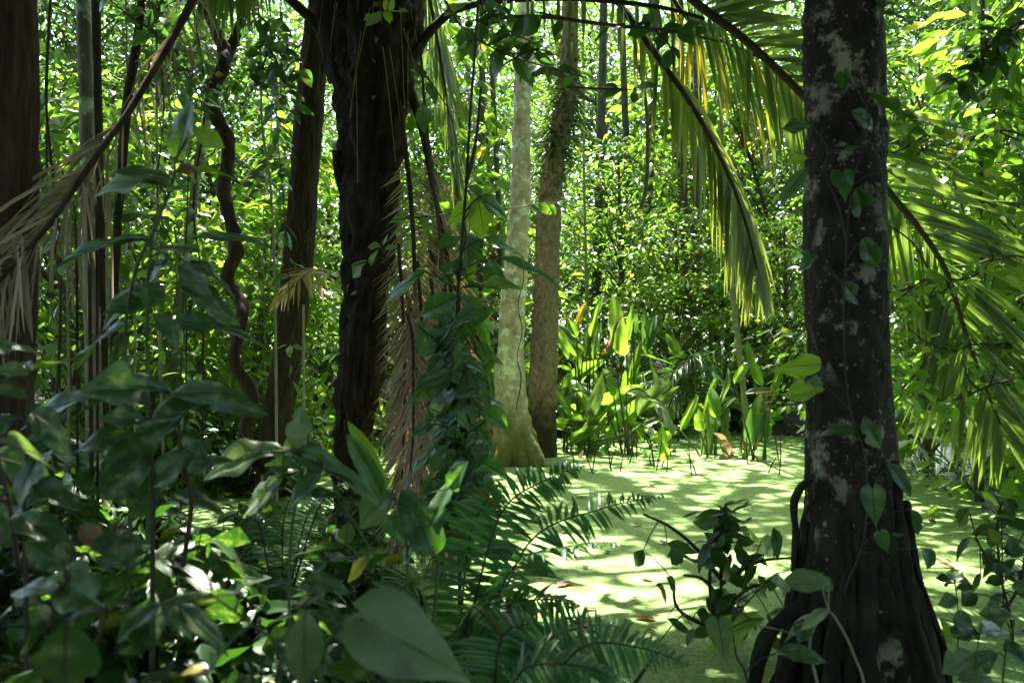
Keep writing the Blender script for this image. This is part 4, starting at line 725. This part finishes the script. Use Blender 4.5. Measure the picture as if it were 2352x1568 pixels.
# ------------------------------------------------------------------ paddle-leaved clump on the far bank
def Z(X, Y): return (1176+X*.3339, 524+Y*.3339)
def paddle(label, leaves, d, seed, flower=None, root=None):
    rg = np.random.default_rng(seed+500); x0 = root if root is not None else np.mean([Z(*l[2:4])[0] for l in leaves])
    b0 = P(x0, 900, d); b0[2] = gz(b0[0], b0[1])-.05
    t = thing('paddle_leaf_plant', label, 'plant', b0, 'paddle-leaved plants on the far bank'); sb = MB(); g = {}
    for k, (tx, ty, bx, by, w, *kw) in enumerate(leaves):
        kw = kw[0] if kw else {}; m = kw.get('m', 'paddle'); dd = d+kw.get('d', 0)+rg.normal(0, .15); b = g.setdefault(m if m == 'paddle' else (m, k), MB())
        x1, y1 = Z(bx, by); x2, y2 = Z(bx+(tx-bx)*1.2, by+(ty-by)*1.2)
        leaf_at(b, x1, y1, x2, y2, w*.3339*1.25, dd, dd+kw.get('dd', rg.normal(0, .2)), kw.get('f', .75), PAD, rg)
        q1 = P(x1, y1, dd); r0 = b0+np.array([rg.normal(0, .07), rg.normal(0, .05), 0])
        tube(sb, [r0, r0*.6+q1*.4+UP*.12, q1], [.017, .013, .009], 6, 16)
    o = sb.build('stalks', M['stem'], t)
    for m, b in g.items():
        m = m if m == 'paddle' else m[0]; o = b.build('foliage' if m == 'paddle' else 'leaf', M[m], t)
        if m != 'paddle': o['label'] = {'yellow': 'orange-yellow dying leaf', 'dead': 'withered hanging leaf', 'under': 'dark blue-green leaf', 'grey': 'pale glossy leaf'}.get(m, 'differently coloured leaf')
    if flower:
        fb = MB(); fx, fy = Z(*flower[:2]); c = P(fx, fy, d-.3); n = 7
        zz = np.array([c+np.array([(.035 if i % 2 else -.035), 0, -.05*i]) for i in range(n)])
        tube(sb, [c+UP*.1, c], .006, 5, 5)
        scatter(fb, SMALL, [c-UP*.045*i for i in range(n)], [np.array([(1 if i % 2 else -1), rg.normal(0, .3), .35]) for i in range(n)], UP[None]+rg.normal(0, .2, (n, 3)), .12, .045)
        fb.build('flower', M['redbract'], t)
    return t
paddle('tall bright paddle-leaved plant with two upright blades left of the orange dying leaf', [(385, 620, 445, 750, 50), (300, 640, 490, 850, 60), (400, 740, 465, 965, 66), (330, 760, 430, 900, 60)], 14.2, 1)
paddle('paddle-leaved plant with an orange-yellow dying leaf pointing up', [(490, 530, 432, 705, 28, q(m='yellow')), (600, 510, 540, 745, 48), (598, 640, 560, 905, 42), (520, 690, 510, 900, 40, q(m='under'))], 14.6, 2, root=1350)
paddle('paddle-leaved plant with one broad backlit blade standing alone at the clump centre', [(700, 600, 772, 875, 88), (645, 760, 660, 860, 26, q(m='dead')), (720, 660, 650, 860, 30, q(m='dead'))], 14.0, 3)
paddle('paddle-leaved plant with a blade folded over at its top', [(835, 570, 785, 775, 44), (850, 700, 835, 572, 40, q(m='under')), (790, 850, 800, 1000, 44, q(m='grey')), (870, 830, 815, 1075, 48)], 14.3, 4)
paddle('bluish paddle-leaved plant with two narrow blades in a V', [(918, 630, 915, 865, 42, q(m='under')), (978, 630, 935, 835, 46, q(m='under'))], 15.2, 5)
paddle('paddle-leaved plant with a single blade tilting left beside the young palm', [(1100, 765, 1185, 965, 66, q(m='paddle')), (970, 965, 860, 1035, 26), (1100, 920, 880, 870, 20)], 14.6, 6)
paddle('low paddle-leaved plant with the largest bright blade near the water', [(640, 1080, 760, 1325, 105), (660, 1010, 700, 1160, 46), (540, 1140, 650, 1250, 44, q(m='under')), (920, 1385, 780, 1320, 40)], 13.3, 7, root=1435)
paddle('low grey glossy paddle leaves lying out over the duckweed', [(520, 1445, 840, 1440, 44, q(m='grey')), (1050, 1190, 785, 1130, 60, q(m='grey')), (1030, 1300, 820, 1395, 44, q(m='grey')), (600, 1000, 720, 1000, 60, q(m='grey'))], 13.0, 8, root=1440)
paddle('paddle-leaved plant with two bright blades above red zigzag flowers at the right of the clump', [(1400, 1020, 1320, 1290, 30), (1390, 1130, 1400, 1300, 76), (1385, 1240, 1412, 1390, 60), (1265, 1180, 1158, 1392, 46), (1290, 1280, 1292, 1392, 66)], 12.9, 9, root=1640)
paddle('paddle-leaved plant with red flowers and bluish hanging blades right beside the lichened trunk', [(1690, 1200, 1640, 1500, 86, q(m='under')), (1750, 1260, 1745, 1460, 70, q(m='under')), (1640, 1120, 1790, 1120, 36, q(m='grey', f=.5)), (1610, 935, 1530, 1070, 50), (1620, 830, 1722, 1085, 62)], 12.5, 10, flower=(1735, 1130), root=1745)
paddle('short paddle-leaved plant standing in the duckweed in front of the clump', [(1040, 1420, 1045, 1600, 66), (915, 1490, 945, 1580, 60), (1100, 1410, 950, 1450, 50)], 11.9, 11, root=1515)
paddle('paddle-leaved plant squeezed between the pale trunk and the mossy trunk', [(60, 930, 95, 1060, 70), (65, 800, 135, 850, 60), (130, 870, 100, 1000, 40)], 13.6, 12, root=1212)
paddle('paddle-leaved plant left of the pale trunk, half hidden by the leaf-clad sapling', [(-190, 690, -140, 1000, 60, q(f=.9)), (-150, 900, -110, 1180, 60), (-220, 1000, -150, 1200, 50, q(m='under'))], 13.8, 13, root=1128)
paddle('glossy paddle-leaved plant with red flowers seen between the black palm and dead fronds', [(-760, 1150, -890, 1300, 60, q(m='grey')), (-980, 1100, -900, 1260, 60), (-850, 1020, -800, 1200, 60), (-700, 1230, -820, 1350, 70, q(m='under')), (-960, 1290, -860, 1380, 60, q(m='grey'))], 13.0, 14, flower=(-760, 1280), root=900)
paddle('paddle-leaved plant with pale glossy blades between the twisted liana and the leaning trunk', [(-1500, 1000, -1450, 1200, 50, q(m='grey')), (-1400, 1050, -1420, 1260, 60), (-1560, 1130, -1480, 1260, 60), (-1380, 1200, -1300, 1320, 60, q(m='grey'))], 12.6, 15, root=700)
for i in range(30):        # more of the same clump, smaller in the photo
    rg = np.random.default_rng(640+i); x = rg.uniform(1285, 1420) if i < 10 else rg.uniform(1285, 1810) if i < 20 else rg.uniform(2060, 2340) if i < 23 else rg.uniform(560, 1110); d = rg.uniform(13.2, 15.6); b0 = P(x, 900, d); b0[2] = gz(b0[0], d)-.05; sb, lb = MB(), MB()
    for k in range(int(rg.integers(3, 6))):
        hh = rg.uniform(.35, 1.1); q1 = b0+np.array([rg.normal(0, .16), rg.normal(0, .12), hh]); dr = np.array([rg.normal(0, .45), rg.normal(0, .3), rg.uniform(.1, 1.)]); L = rg.uniform(.45, .8)
        tube(sb, [b0+rg.normal(0, .04, 3)*[1, 1, 0], b0*.6+q1*.4, q1], [.014, .011, .008], 6, 12); scatter(lb, PAD, [q1], [dr], [[rg.normal(0, .5), -.8, .7]], L, L*rg.uniform(.2, .28))
    t = thing('paddle_leaf_plant', 'paddle-leaved plant crowded in the sunlit clump along the far edge of the pool', 'plant', b0, 'crowded paddle-leaved plants'); sb.build('stalks', M['stem'], t); lb.build('foliage', M['paddle' if i % 3 else 'grey'], t)
rg = np.random.default_rng(601)
for i in range(26):        # withered blades and stalks along the water's edge
    x = rg.uniform(1285, 1800) if i < 20 else rg.uniform(430, 1130); d = rg.uniform(12.6, 14.6); b0 = P(x, 900, d); b0[2] = gz(b0[0], d)-.04; hgt = rg.uniform(.25, .75)
    tip = b0+np.array([rg.normal(0, .18), rg.normal(0, .15), hgt]); sb, lb = MB(), MB(); p = tube(sb, [b0, (b0+tip)/2+rg.normal(0, .03, 3), tip], [.012, .009, .006], 6, 12, .1)
    dr = np.array([rg.normal(0, .8), rg.normal(0, .4), -1.0]); scatter(lb, PAD, [tip], [dr], [[dr[0]*.5, -1, .4]], rg.uniform(.25, .5), rg.uniform(.06, .12))
    t = thing('withered_stalk', 'withered brown stalk with a limp dead blade standing at the edge of the duckweed', 'plant', b0, 'withered stalks along the water edge'); sb.build('stalk', M['twig'], t); lb.build('leaf', M['dead' if i % 3 else 'grey'], t)
for i in range(34):
    x = rg.uniform(1290, 1800) if i < 26 else rg.uniform(2060, 2320); y = rg.uniform(1040, 1100); d = H*F/(y-784); b0 = P(x, y, d); b0[2] = -.1; tip = b0+np.array([rg.normal(0, .1), rg.normal(0, .06), rg.uniform(.22, .6)]); sb = MB()
    tube(sb, [b0, (b0+tip)/2+rg.normal(0, .015, 3), tip], [.009, .008, .004], 6, 10, .1)
    o = solo('bare_reed', sb, M['twig'], 'thin bare dark stem standing out of the duckweed', 'stem', 'bare stems in the pool', b0)
# floating leaves and sticks
lp_ = MB(); scatter(lp_, tmpl(5, 2, 'oval', .5, -.12, .06), [[-.5, 0, 0]], [[1, 0, 0]], [[0, 0, 1]], 1, .5)
me0 = lp_.build('floating_leaf', M['brownleaf']); me0.location = (0, 0, -50); mesh0 = me0.data; bpy.data.objects.remove(me0)
for i in range(150):
    y = 1050+rg.random()**1.2*420; x = rg.uniform(1150, 2352) if i % 6 else rg.uniform(650, 1000); d = H*F/(y-784); p = P(x, y, d); o = bpy.data.objects.new('floating_leaf', mesh0); COL.objects.link(o)
    s = rg.uniform(.045, .13); o.location = (p[0], p[1], .008); o.scale = (s, s, s*.8); o.rotation_euler = (rg.normal(0, .15), rg.normal(0, .15), rg.uniform(0, 6.3)); tag(o, 'curled brown dead leaf floating on the green duckweed', 'leaf', 'dead leaves on the duckweed')
for i, (x0, y0, x1, y1, lab) in enumerate([(1450, 1570, 1520, 1490, 'dark broken stick poking out of the duckweed above the bottom fern'), (1700, 1205, 1725, 1193, 'short floating twig in open duckweed in front of the paddle leaves'), (1560, 1190, 1600, 1194, 'tiny curved twig floating in the middle of the duckweed'), (2190, 1360, 2215, 1340, 'short stick floating right of the lichened trunk'), (1370, 1455, 1300, 1470, 'thin twig floating beside the tips of the big fern'), (1700, 1165, 1720, 1150, 'small twig leaning out of the water near the thin dead stems')]):
    d0 = H*F/(y0-784); b = MB(); a = P(x0, y0, d0); a[2] = -.02; e = P(x1, y1, d0+(.0 if i == 0 else .25)); e[2] = max(e[2], .02) if i == 0 else .015; tube(b, [a, (a+e)/2+UP*.01, e], [.010, .009, .007], 7, 14, .15); solo('stick', b, M['twig'], lab, 'stick', 'sticks in the pool', a)

# ------------------------------------------------------------------ generic shrubs and trees (built once, then copied)
def shrub_proto(h, spread, nst, nleaf, L, lm, seed, T=MIDL, sm='twig', up=.35, wr=.42):
    rg = np.random.default_rng(seed); sb, lb = MB(), MB(); pos, dr = [], []
    for s in range(nst):
        a = rg.uniform(0, 2*PI); e = np.array([math.cos(a)*spread*rg.uniform(.2, 1), math.sin(a)*spread*rg.uniform(.2, 1), h*rg.uniform(.5, 1)])
        p = tube(sb, [[0, 0, -.1], e*.5+np.array([0, 0, h*.12])+rg.normal(0, .04, 3)*h, e], [.008*h+.002, .006*h+.002, .002], 6, 24, .08)
        k = (3+20*rg.random(nleaf)**.6).astype(int); aa = rg.uniform(0, 2*PI, nleaf); d = np.stack([np.cos(aa), np.sin(aa), rg.normal(-.1, .4, nleaf)], 1); dr.append(d); off = rg.uniform(.0, .14, (nleaf, 1))*h*.6
        pos.append(p[k]+d*off)
        for kk, dd, oo in zip(k[::3], d[::3], off[::3]): tube(sb, [p[kk], p[kk]+dd*oo], .0015, 4, 3)
    pos = np.vstack(pos); dr = np.vstack(dr); n = len(pos); l = L*rg.uniform(.55, 1.25, n)
    scatter(lb, T, pos, dr+np.array([0, 0, up*-.5]), UP+rg.normal(0, .35, (n, 3)), l, l*wr*rg.uniform(.8, 1.2, n)); return sb, lb
def shrub(name, label, proto, loc, group, sm='twig', lm='under', cat='shrub'):
    t = thing(name, label, cat, (0, 0, 0), group); proto[0].build('stems', M[sm], t); proto[1].build('foliage', M[lm], t); t.location = loc; return t
def tree_proto(h, cr, ncl, nl, L, seed, T=KITE, low=.15, fl=.45, wr=.42, trunk_r=.07):
    rg = np.random.default_rng(seed); tb, cb, bb = MB(), MB(), MB()
    tp_ = tube(tb, [[0, 0, -.2], [rg.normal(0, .15), rg.normal(0, .15), h*.4], [rg.normal(0, .3), rg.normal(0, .3), h*.95]], [trunk_r*1.3, trunk_r, trunk_r*.4], 10, 40, .06)
    pos, dr, nr = [], [], []
    for c in range(ncl):
        z = h*(low+(1-low)*rg.random()**.9); rr = cr*math.sqrt(rg.random())*(1-.45*(z/h)**2); a = rg.uniform(0, 2*PI); cc = np.array([math.cos(a)*rr, math.sin(a)*rr, z]); s = rg.uniform(.35, .8)*cr*.34
        k = int(np.clip((z-.5*rr)/h*39, 1, 38)); tube(bb, [tp_[k], (tp_[k]+cc)/2+UP*.1, cc], [trunk_r*.3, trunk_r*.2, .006], 5, 10)
        o = rg.normal(0, 1, (nl, 3))*np.array([s, s, s*fl]); pos.append(cc+o); d = nrm(o*np.array([1, 1, .3])+rg.normal(0, .5, (nl, 3))*s)+np.array([0, 0, -.25]); dr.append(d); nr.append(UP+rg.normal(0, .45, (nl, 3)))
    pos, dr, nr = map(np.vstack, (pos, dr, nr)); n = len(pos); l = L*rg.uniform(.6, 1.3, n); scatter(cb, T, pos, dr, nr, l, l*wr); return tb, bb, cb
def mk_tree(name, label, proto, loc, group, lm, bm='dim', cat='tree'):
    t = thing(name, label, cat, (0, 0, 0), group); tk_ = proto[0].build('trunk', M[bm], t); proto[1].build('branches', M[bm], t); proto[2].build('crown', M[lm], t); t.location = loc; return t
class Proto:
    """first placement keeps the prototype itself, later ones are copies"""
    def __init__(s, make): s.make = make; s.t = None
    def put(s, x, d, sc_, label, rz, group=None):
        p = P(x, 784, d); loc = (p[0], d, float(gz(p[0], d))-.03)
        if s.t is None:
            s.t = s.make(label, loc, group); s.t.rotation_euler = (0, 0, rz); s.t.scale = (sc_,)*3; return s.t
        return dup(s.t, loc, rz, sc_, label, group)
TA = Proto(lambda l, p, g: mk_tree('understorey_tree', l, tree_proto(8, 2.3, 80, 85, .155, 701), p, g, 'fine'))
TB_ = Proto(lambda l, p, g: mk_tree('understorey_tree', l, tree_proto(9, 2.6, 70, 75, .2, 702, fl=.6), p, g, 'far'))
TC = Proto(lambda l, p, g: mk_tree('understorey_tree', l, tree_proto(6, 1.9, 62, 70, .17, 703, T=SMALL, fl=.35), p, g, 'bright'))
TD = Proto(lambda l, p, g: mk_tree('broadleaf_tree', l, tree_proto(5.5, 1.4, 46, 24, .25, 704, T=SMALL, fl=.6, low=.1, wr=.46, trunk_r=.04), p, g, 'bright'))
SA = Proto(lambda l, p, g: shrub('bank_shrub', l, shrub_proto(1.6, .9, 12, 60, .17, 'under', 711, SMALL), p, g))
SB = Proto(lambda l, p, g: shrub('bank_shrub', l, shrub_proto(1.1, .8, 11, 46, .22, 'bright', 712, SMALL, wr=.34), p, g, lm='bright'))
UN = Proto(lambda l, p, g: shrub('undergrowth_plant', l, shrub_proto(.5, .35, 6, 20, .15, 'dark', 713, MIDL), p, g, lm='dark', cat='plant'))
UM = Proto(lambda l, p, g: shrub('undergrowth_plant', l, shrub_proto(.7, .32, 4, 12, .22, 'under', 714, MIDL, wr=.36), p, g, lm='near', cat='plant'))
rg = np.random.default_rng(800)
for pr, x, d, s, lab in [
 (TC, 1560, 16.5, .66, 'bright yellow-green bushy tree glowing behind the drooping palm frond tip'), (TA, 1480, 24, 1.0, 'fine-leaved tree behind the paddle leaves, right of the straight pale liana'),
 (TB_, 1380, 26, 1.05, 'dark dense tree right behind the mossy trunk'), (TA, 1760, 23, .95, 'fine-leaved tree between the drooping frond tip and the lichened trunk'), (TB_, 1650, 27, 1.1, 'dim tree far behind the slender pale sapling trunk'),
 (TC, 1800, 16, .55, 'low bright tree just left of the lichened trunk at mid height'), (TA, 1140, 21, 1.0, 'fine-leaved tree behind the pale trunk, where white sky shows through'), (TB_, 1000, 18.5, .8, 'dim tree behind the dead hanging fronds'),
 (TC, 760, 15, .75, 'bright yellow-green tree between the leaning trunk and the black palm'), (TA, 640, 17, .9, 'fine-leaved tree behind the leaning trunk'), (TC, 600, 12.5, .6, 'low bright bushy tree just right of the twisted liana'), (TB_, 480, 17, .9, 'dim tree behind the twisted liana'),
 (TA, 340, 16, .9, 'fine-leaved tree behind the dead brown frond'), (TB_, 220, 15, .85, 'dim tree far behind the pale grey trunk at left'), (TC, 120, 13, .85, 'bright yellow-green tree beside the left edge trunk'), (TA, 20, 15, 1, 'fine-leaved tree partly hidden by the left edge trunk'),
 (TD, 150, 10.5, .8, 'broad-leaved young tree glowing between the left edge trunk and the grey trunk'), (TD, 330, 11.5, .85, 'broad-leaved young tree behind the forking dark stem'), (TD, 610, 11.4, .8, 'broad-leaved young tree in the gap left of the leaning trunk'), (TD, 455, 10.5, .6, 'broad-leaved young tree low beside the twisted liana'),
 (TC, 2130, 13.5, .95, 'bright backlit tree right of the lichened trunk'), (TA, 2250, 16, 1.0, 'fine-leaved tree behind the giant palm frond at right'), (TC, 2330, 11.5, .9, 'bright tree filling the right edge above the palm frond'), (TB_, 2080, 20, 1.0, 'dim tree far behind the lichened trunk at right'),
 (TD, 2250, 9.2, .95, 'broad-leaved young tree with shining leaves at the upper right'), (TD, 2400, 8.6, .8, 'broad-leaved young tree at the right edge over the giant frond'), (TD, 2120, 11, .7, 'broad-leaved young tree low behind the giant frond'), (TB_, 1900, 21, 1.0, 'dim tree hidden for the most part by the lichened trunk'),
 (TC, 1430, 18.5, .8, 'bright bushy tree on the far bank under the straight pale liana'), (TD, 1580, 21, 1.3, 'broad-leaved tree with larger pale leaves deep in the middle of the forest'), (TD, 1760, 20, 1.25, 'broad-leaved tree with larger leaves left of the lichened trunk at mid height'), (TD, 1060, 16, 1.2, 'broad-leaved tree with larger leaves behind the leaf-clad sapling'),
 (TB_, 1250, 26, 1.1, 'tall dim tree far off between the pale and the mossy trunk'), (TB_, 860, 24, 1.1, 'tall dim tree far off behind the black palm'), (TA, 1540, 27, 1.15, 'tall fine-leaved tree farthest off in the middle of the forest'), (TB_, 2300, 24, 1.1, 'tall dim tree far off at the right edge'), (TB_, 420, 23, 1.1, 'tall dim tree far off behind the thicket at left'), (TA, 1000, 26, 1.1, 'tall fine-leaved tree far off behind the dead fronds'), (TA, 1740, 28, 1.2, 'tall fine-leaved tree far off left of the lichened trunk')]:
    pr.put(x, d, s, lab, rg.uniform(0, 6.3), 'understorey trees' if pr is not TD else 'broad-leaved young trees')
for i in range(34):
    x = rg.uniform(300, 2400); d = rg.uniform(15.4, 18.5); pr = SA if i % 2 else SB
    pr.put(x, d, rg.uniform(.6, 1.15), 'leafy shrub crowded along the far bank behind the pool' if pr is SA else 'narrow-leaved light green shrub crowded along the far bank', rg.uniform(0, 6.3), 'shrubs on the far bank')
for i in range(22):
    x = rg.uniform(60, 700); d = rg.uniform(9.5, 13); pr = SA if i % 2 else SB; p = P(x, 784, d)
    if i % 3 == 0: x = rg.uniform(60, 400)
    pr.put(x, d, rg.uniform(.5, .95), 'leafy shrub in the sunlit thicket behind the twisted liana' if pr is SA else 'narrow-leaved shrub in the sunlit thicket at left', rg.uniform(0, 6.3), 'shrubs of the left thicket')
n = 0
while n < 130:
    d = 1.9+rg.random()**.8*6.0; x = rg.uniform(-100, 1250 if d < 5 else 900); p = P(x, 784, d)
    if gz(p[0], d) < -.08: n += .2; continue
    pr = (UN, UM, UN)[int(n) % 3]; s = rg.uniform(.6, 1.15)*(.55+.09*d)
    pr.put(x, d, s, 'low dark-leaved undergrowth plant crowded on the shaded near bank' if pr is UN else 'upright undergrowth plant with long drooping leaves on the near bank', rg.uniform(0, 6.3), 'undergrowth on the near bank'); n += 1
for i in range(12):
    x = rg.uniform(1150, 2400); d = rg.uniform(2.6, 3.3); UN.put(x, d, rg.uniform(.3, .55), 'low dark-leaved undergrowth plant crowded on the shaded near bank', rg.uniform(0, 6.3), 'undergrowth on the near bank')

for i in range(9):
    x = rg.uniform(640, 900); d = rg.uniform(5.2, 7.6); (UM if i % 3 == 0 else UN).put(x, d, rg.uniform(.9, 1.5), ('upright undergrowth plant with long drooping leaves' if i % 3 == 0 else 'low dark-leaved undergrowth plant crowded')+(' on the near bank' if i % 3 == 0 else ' on the shaded near bank'), rg.uniform(0, 6.3), 'undergrowth on the near bank')
# young palm on the far bank
yp = thing('young_palm', 'young dark glossy palm with combed arching fronds behind the paddle leaves', 'palm', P(1585, 960, 14.6)*np.array([1, 1, 0])+UP*.1)
for k, (mx, my, tx, ty) in enumerate([(1560, 850, 1510, 905), (1590, 820, 1640, 860), (1610, 850, 1680, 890), (1570, 900, 1500, 960), (1600, 880, 1650, 960), (1590, 830, 1560, 850), (1540, 880, 1480, 880)]):
    mk_frond(yp, [(1585, 985, 14.6), (mx, my, 14.5), (tx, ty, 14.3)], .42, .022, 34, 820+k, ml='under', mr='stem', a0=70, a1=30, droop=.6, rr=(.012, .005), start=.3)

# lianas and thin trunks far behind, seen between the crowns
for i in range(26):
    x = rg.uniform(1280, 2340) if i % 4 else rg.uniform(600, 1180); d = rg.uniform(16.5, 27); w = rg.uniform(9, 24)*18/d
    tr_ = MB(); dx = rg.normal(0, 25); pts = [P(x, 900, d), P(x+dx*.5, 500, d), P(x+dx, 100, d), P(x+dx*1.2, -400, d)]; pts[0][2] = gz(pts[0][0], d)-.2; tube(tr_, pts, [px(w*1.2, d), px(w, d), px(w*.9, d), px(w*.7, d)], 10, 60, .07, .04, 3, i)
    t = thing('forest_tree', 'slim shaded trunk standing deep in the forest behind the pool', 'tree', pts[0], 'slim trunks deep in the forest'); tr_.build('trunk', M['dim'], t)
    cb = MB(); n = 110; c = pts[3]+rg.normal(0, 1, (n, 3))*np.array([1.3, 1.3, .9])+UP*.6; scatter(cb, KITE, c, rg.normal(0, 1, (n, 3))*np.array([1, 1, .4]), UP+rg.normal(0, .5, (n, 3)), rg.uniform(.2, .36, n), .14); cb.build('crown', M['far'], t)

# the forest behind everything reads as one mass
fm = MB(); n = 190000; a = rg.uniform(-.62, .62, n); d = 27+rg.random(n)**.8*24; z = .3+rg.random(n)*(3+.42*d); f = np.sin(a*37+z*.9)+np.sin(a*61-z*1.3+2)+np.sin(a*17+z*.35+d*.3); k = rg.random(n) < np.clip(.85+.34*f+.4*(z < 7)-.012*np.maximum(0, z-8), .04, 1)
c = np.stack([np.sin(a)*d, np.cos(a)*d, z], 1)[k]; n = len(c); scatter(fm, KITE, c, rg.normal(0, 1, (n, 3))*np.array([1, 1, .5])-UP*.3, UP+rg.normal(0, .5, (n, 3)), rg.uniform(.2, .42, n), rg.uniform(.1, .19, n)); 
n = 90000; a = rg.uniform(.66, 2*PI-.66, n); d = 10+rg.random(n)*14; z = rg.random(n)*17      # the same wood, unseen behind the camera, added to block sky light
k = (np.sin(a)*d > -13) | (z < 3) | (np.cos(a)*d < 0)
c = np.stack([np.sin(a)*d, np.cos(a)*d, z], 1)[k]; n = len(c); scatter(fm, KITE, c, rg.normal(0, 1, (n, 3))*np.array([1, 1, .5])-UP*.3, UP+rg.normal(0, .5, (n, 3)), rg.uniform(.3, .55, n), rg.uniform(.16, .26, n))
struct('forest', fm, M['far'], 'stuff')

# ------------------------------------------------------------------ unseen canopy, added for shade, shared among the trees and thinned along the sun
for lab, bx, by in (('added tall tree out of sight to the left, shading the near bank', -8.5, 5.5), ('added tall tree out of sight to the left, shading the pool', -9.5, 11.5), ('added tall shade tree out of sight beyond the left edge thicket', -7.5, 17)):  # trees outside the view, added to shade the bank and pool
    t = thing('shade_tree', lab, 'tree', (bx, by, float(gz(bx, by))), 'added shade trees left of the view'); b = MB(); tube(b, [[bx, by, 0], [bx+.2, by, 6], [bx+.1, by+.2, 11.5]], [.32, .24, .14], 16, 40, .05, .03); b.build('trunk', M['dim'], t); TOPS.append((t, np.array([bx+.1, by+.2, 11.5])))
def openness(gx, gy):
    o = np.full_like(gx, .10)
    for cx, cy, rx, ry, v in OPEN:
        k = np.exp(-(((gx-cx)/rx)**2+((gy-cy)/ry)**2)**2); o = o+(v-o)*k
    return o
OPEN = [(2, 9, 5, 2.6, .46), (1, 13.5, 7, 3.5, .95), (6.5, 8.5, 3, 5, .85), (-4, 11.5, 5, 4, .75), (1, 20.5, 15, 6, .97), (1.5, 6.6, 1.2, .9, .97), (2.9, 5.1, 1.2, .9, .8), (-.7, 6.6, .9, 1.0, .95), (.65, 5.9, .55, .45, .95), (1.2, 5.1, .3, .25, .8), (.22, 3.37, .34, .17, 1), (.42, 3.75, .5, .3, .75), (-.93, 2.07, .24, .13, 1), (-1.09, 1.85, .16, .11, 1), (-1.4, 5.15, .35, .28, 1), (-.7, 2.6, .2, .12, 1), (-.2, 4.6, .3, .3, 1), (-1.6, 3.4, .3, .2, 1), (3.4, 6.3, 1.2, 1.2, .6)]  # sun patches wanted below; canopy leaves that would shade them are dropped
rg = np.random.default_rng(900); ncl = 2300; per = 130
cx = rg.uniform(-12, 12, ncl); cy = rg.uniform(-8, 25, ncl); cz = rg.uniform(9, 13.5, ncl)
k = 450; cx[:k] = rg.uniform(-5, 4.5, k); cy[:k] = rg.uniform(-5, 8.5, k); cz[:k] = rg.uniform(4.2, 8, k)     # low leaf layer added over the near bank to cut sky light
s = rg.uniform(.35, .75, ncl)
pos = np.repeat(np.stack([cx, cy, cz], 1), per, 0)+rg.normal(0, 1, (ncl*per, 3))*np.repeat(s, per)[:, None]*np.array([1, 1, .45])
g = pos-SUN*((pos[:, 2:]-.5)/SUN[2]); ph = rg.uniform(0, 6.3, 12); ns = np.zeros(len(pos))
for j in range(12):
    w_ = 2*PI/rg.uniform(.25, .8); a = rg.uniform(0, PI); ns += np.sin(w_*(g[:, 0]*math.cos(a)+g[:, 1]*math.sin(a))+ph[j])/2.2
op = openness(g[:, 0], g[:, 1]); keep = rg.random(len(pos)) < np.clip((1-op)+.28*ns*np.where(op > .2, 1, .5)*np.clip((1-op)*3, 0, 1), 0, 1)
n2 = np.zeros(len(pos))
for j in range(10):
    w_ = 2*PI/rg.uniform(.6, 2.2); a = rg.uniform(0, PI); n2 += np.sin(w_*(g[:, 0]*math.cos(a)+g[:, 1]*math.sin(a))+ph[j])/2.2
keep &= ~((n2 < -.75) & (g[:, 1] > 1.35) & (g[:, 1] < 6.5) & (g[:, 0] < .5))  # extra holes cut in the leaves for sun flecks on the near bank
keep &= (pos[:, 2] > 1.9+.36*np.maximum(pos[:, 1], 0))
keep &= (g[:, 1] < 20)
pos = pos[keep]; TP = np.array([t[1][:2] for t in TOPS]); own = np.argmin(((pos[:, None, :2]-TP[None])**2).sum(-1), 1)
print('canopy leaves', len(pos))
for i, (t, top) in enumerate(TOPS):
    c = pos[own == i]
    if len(c) < 50: 
        c = top+rg.normal(0, .8, (400, 3))+UP*.6
    n = len(c); b = MB(); l = rg.uniform(.14, .30, n); scatter(b, KITE, c, rg.normal(0, 1, (n, 3))*np.array([1, 1, .4]), UP+rg.normal(0, .45, (n, 3)), l, l*.5); b.build('crown', M['far'], t)
    lb = MB()
    for k in rg.choice(n, min(10, n//100+3), replace=False): tube(lb, [top-UP*rg.uniform(.1, 1.5), (top+c[k])/2+UP*.4, c[k]], [.06, .045, .015], 7, 16, .08)
    lb.build('limbs', M['dim'], t)
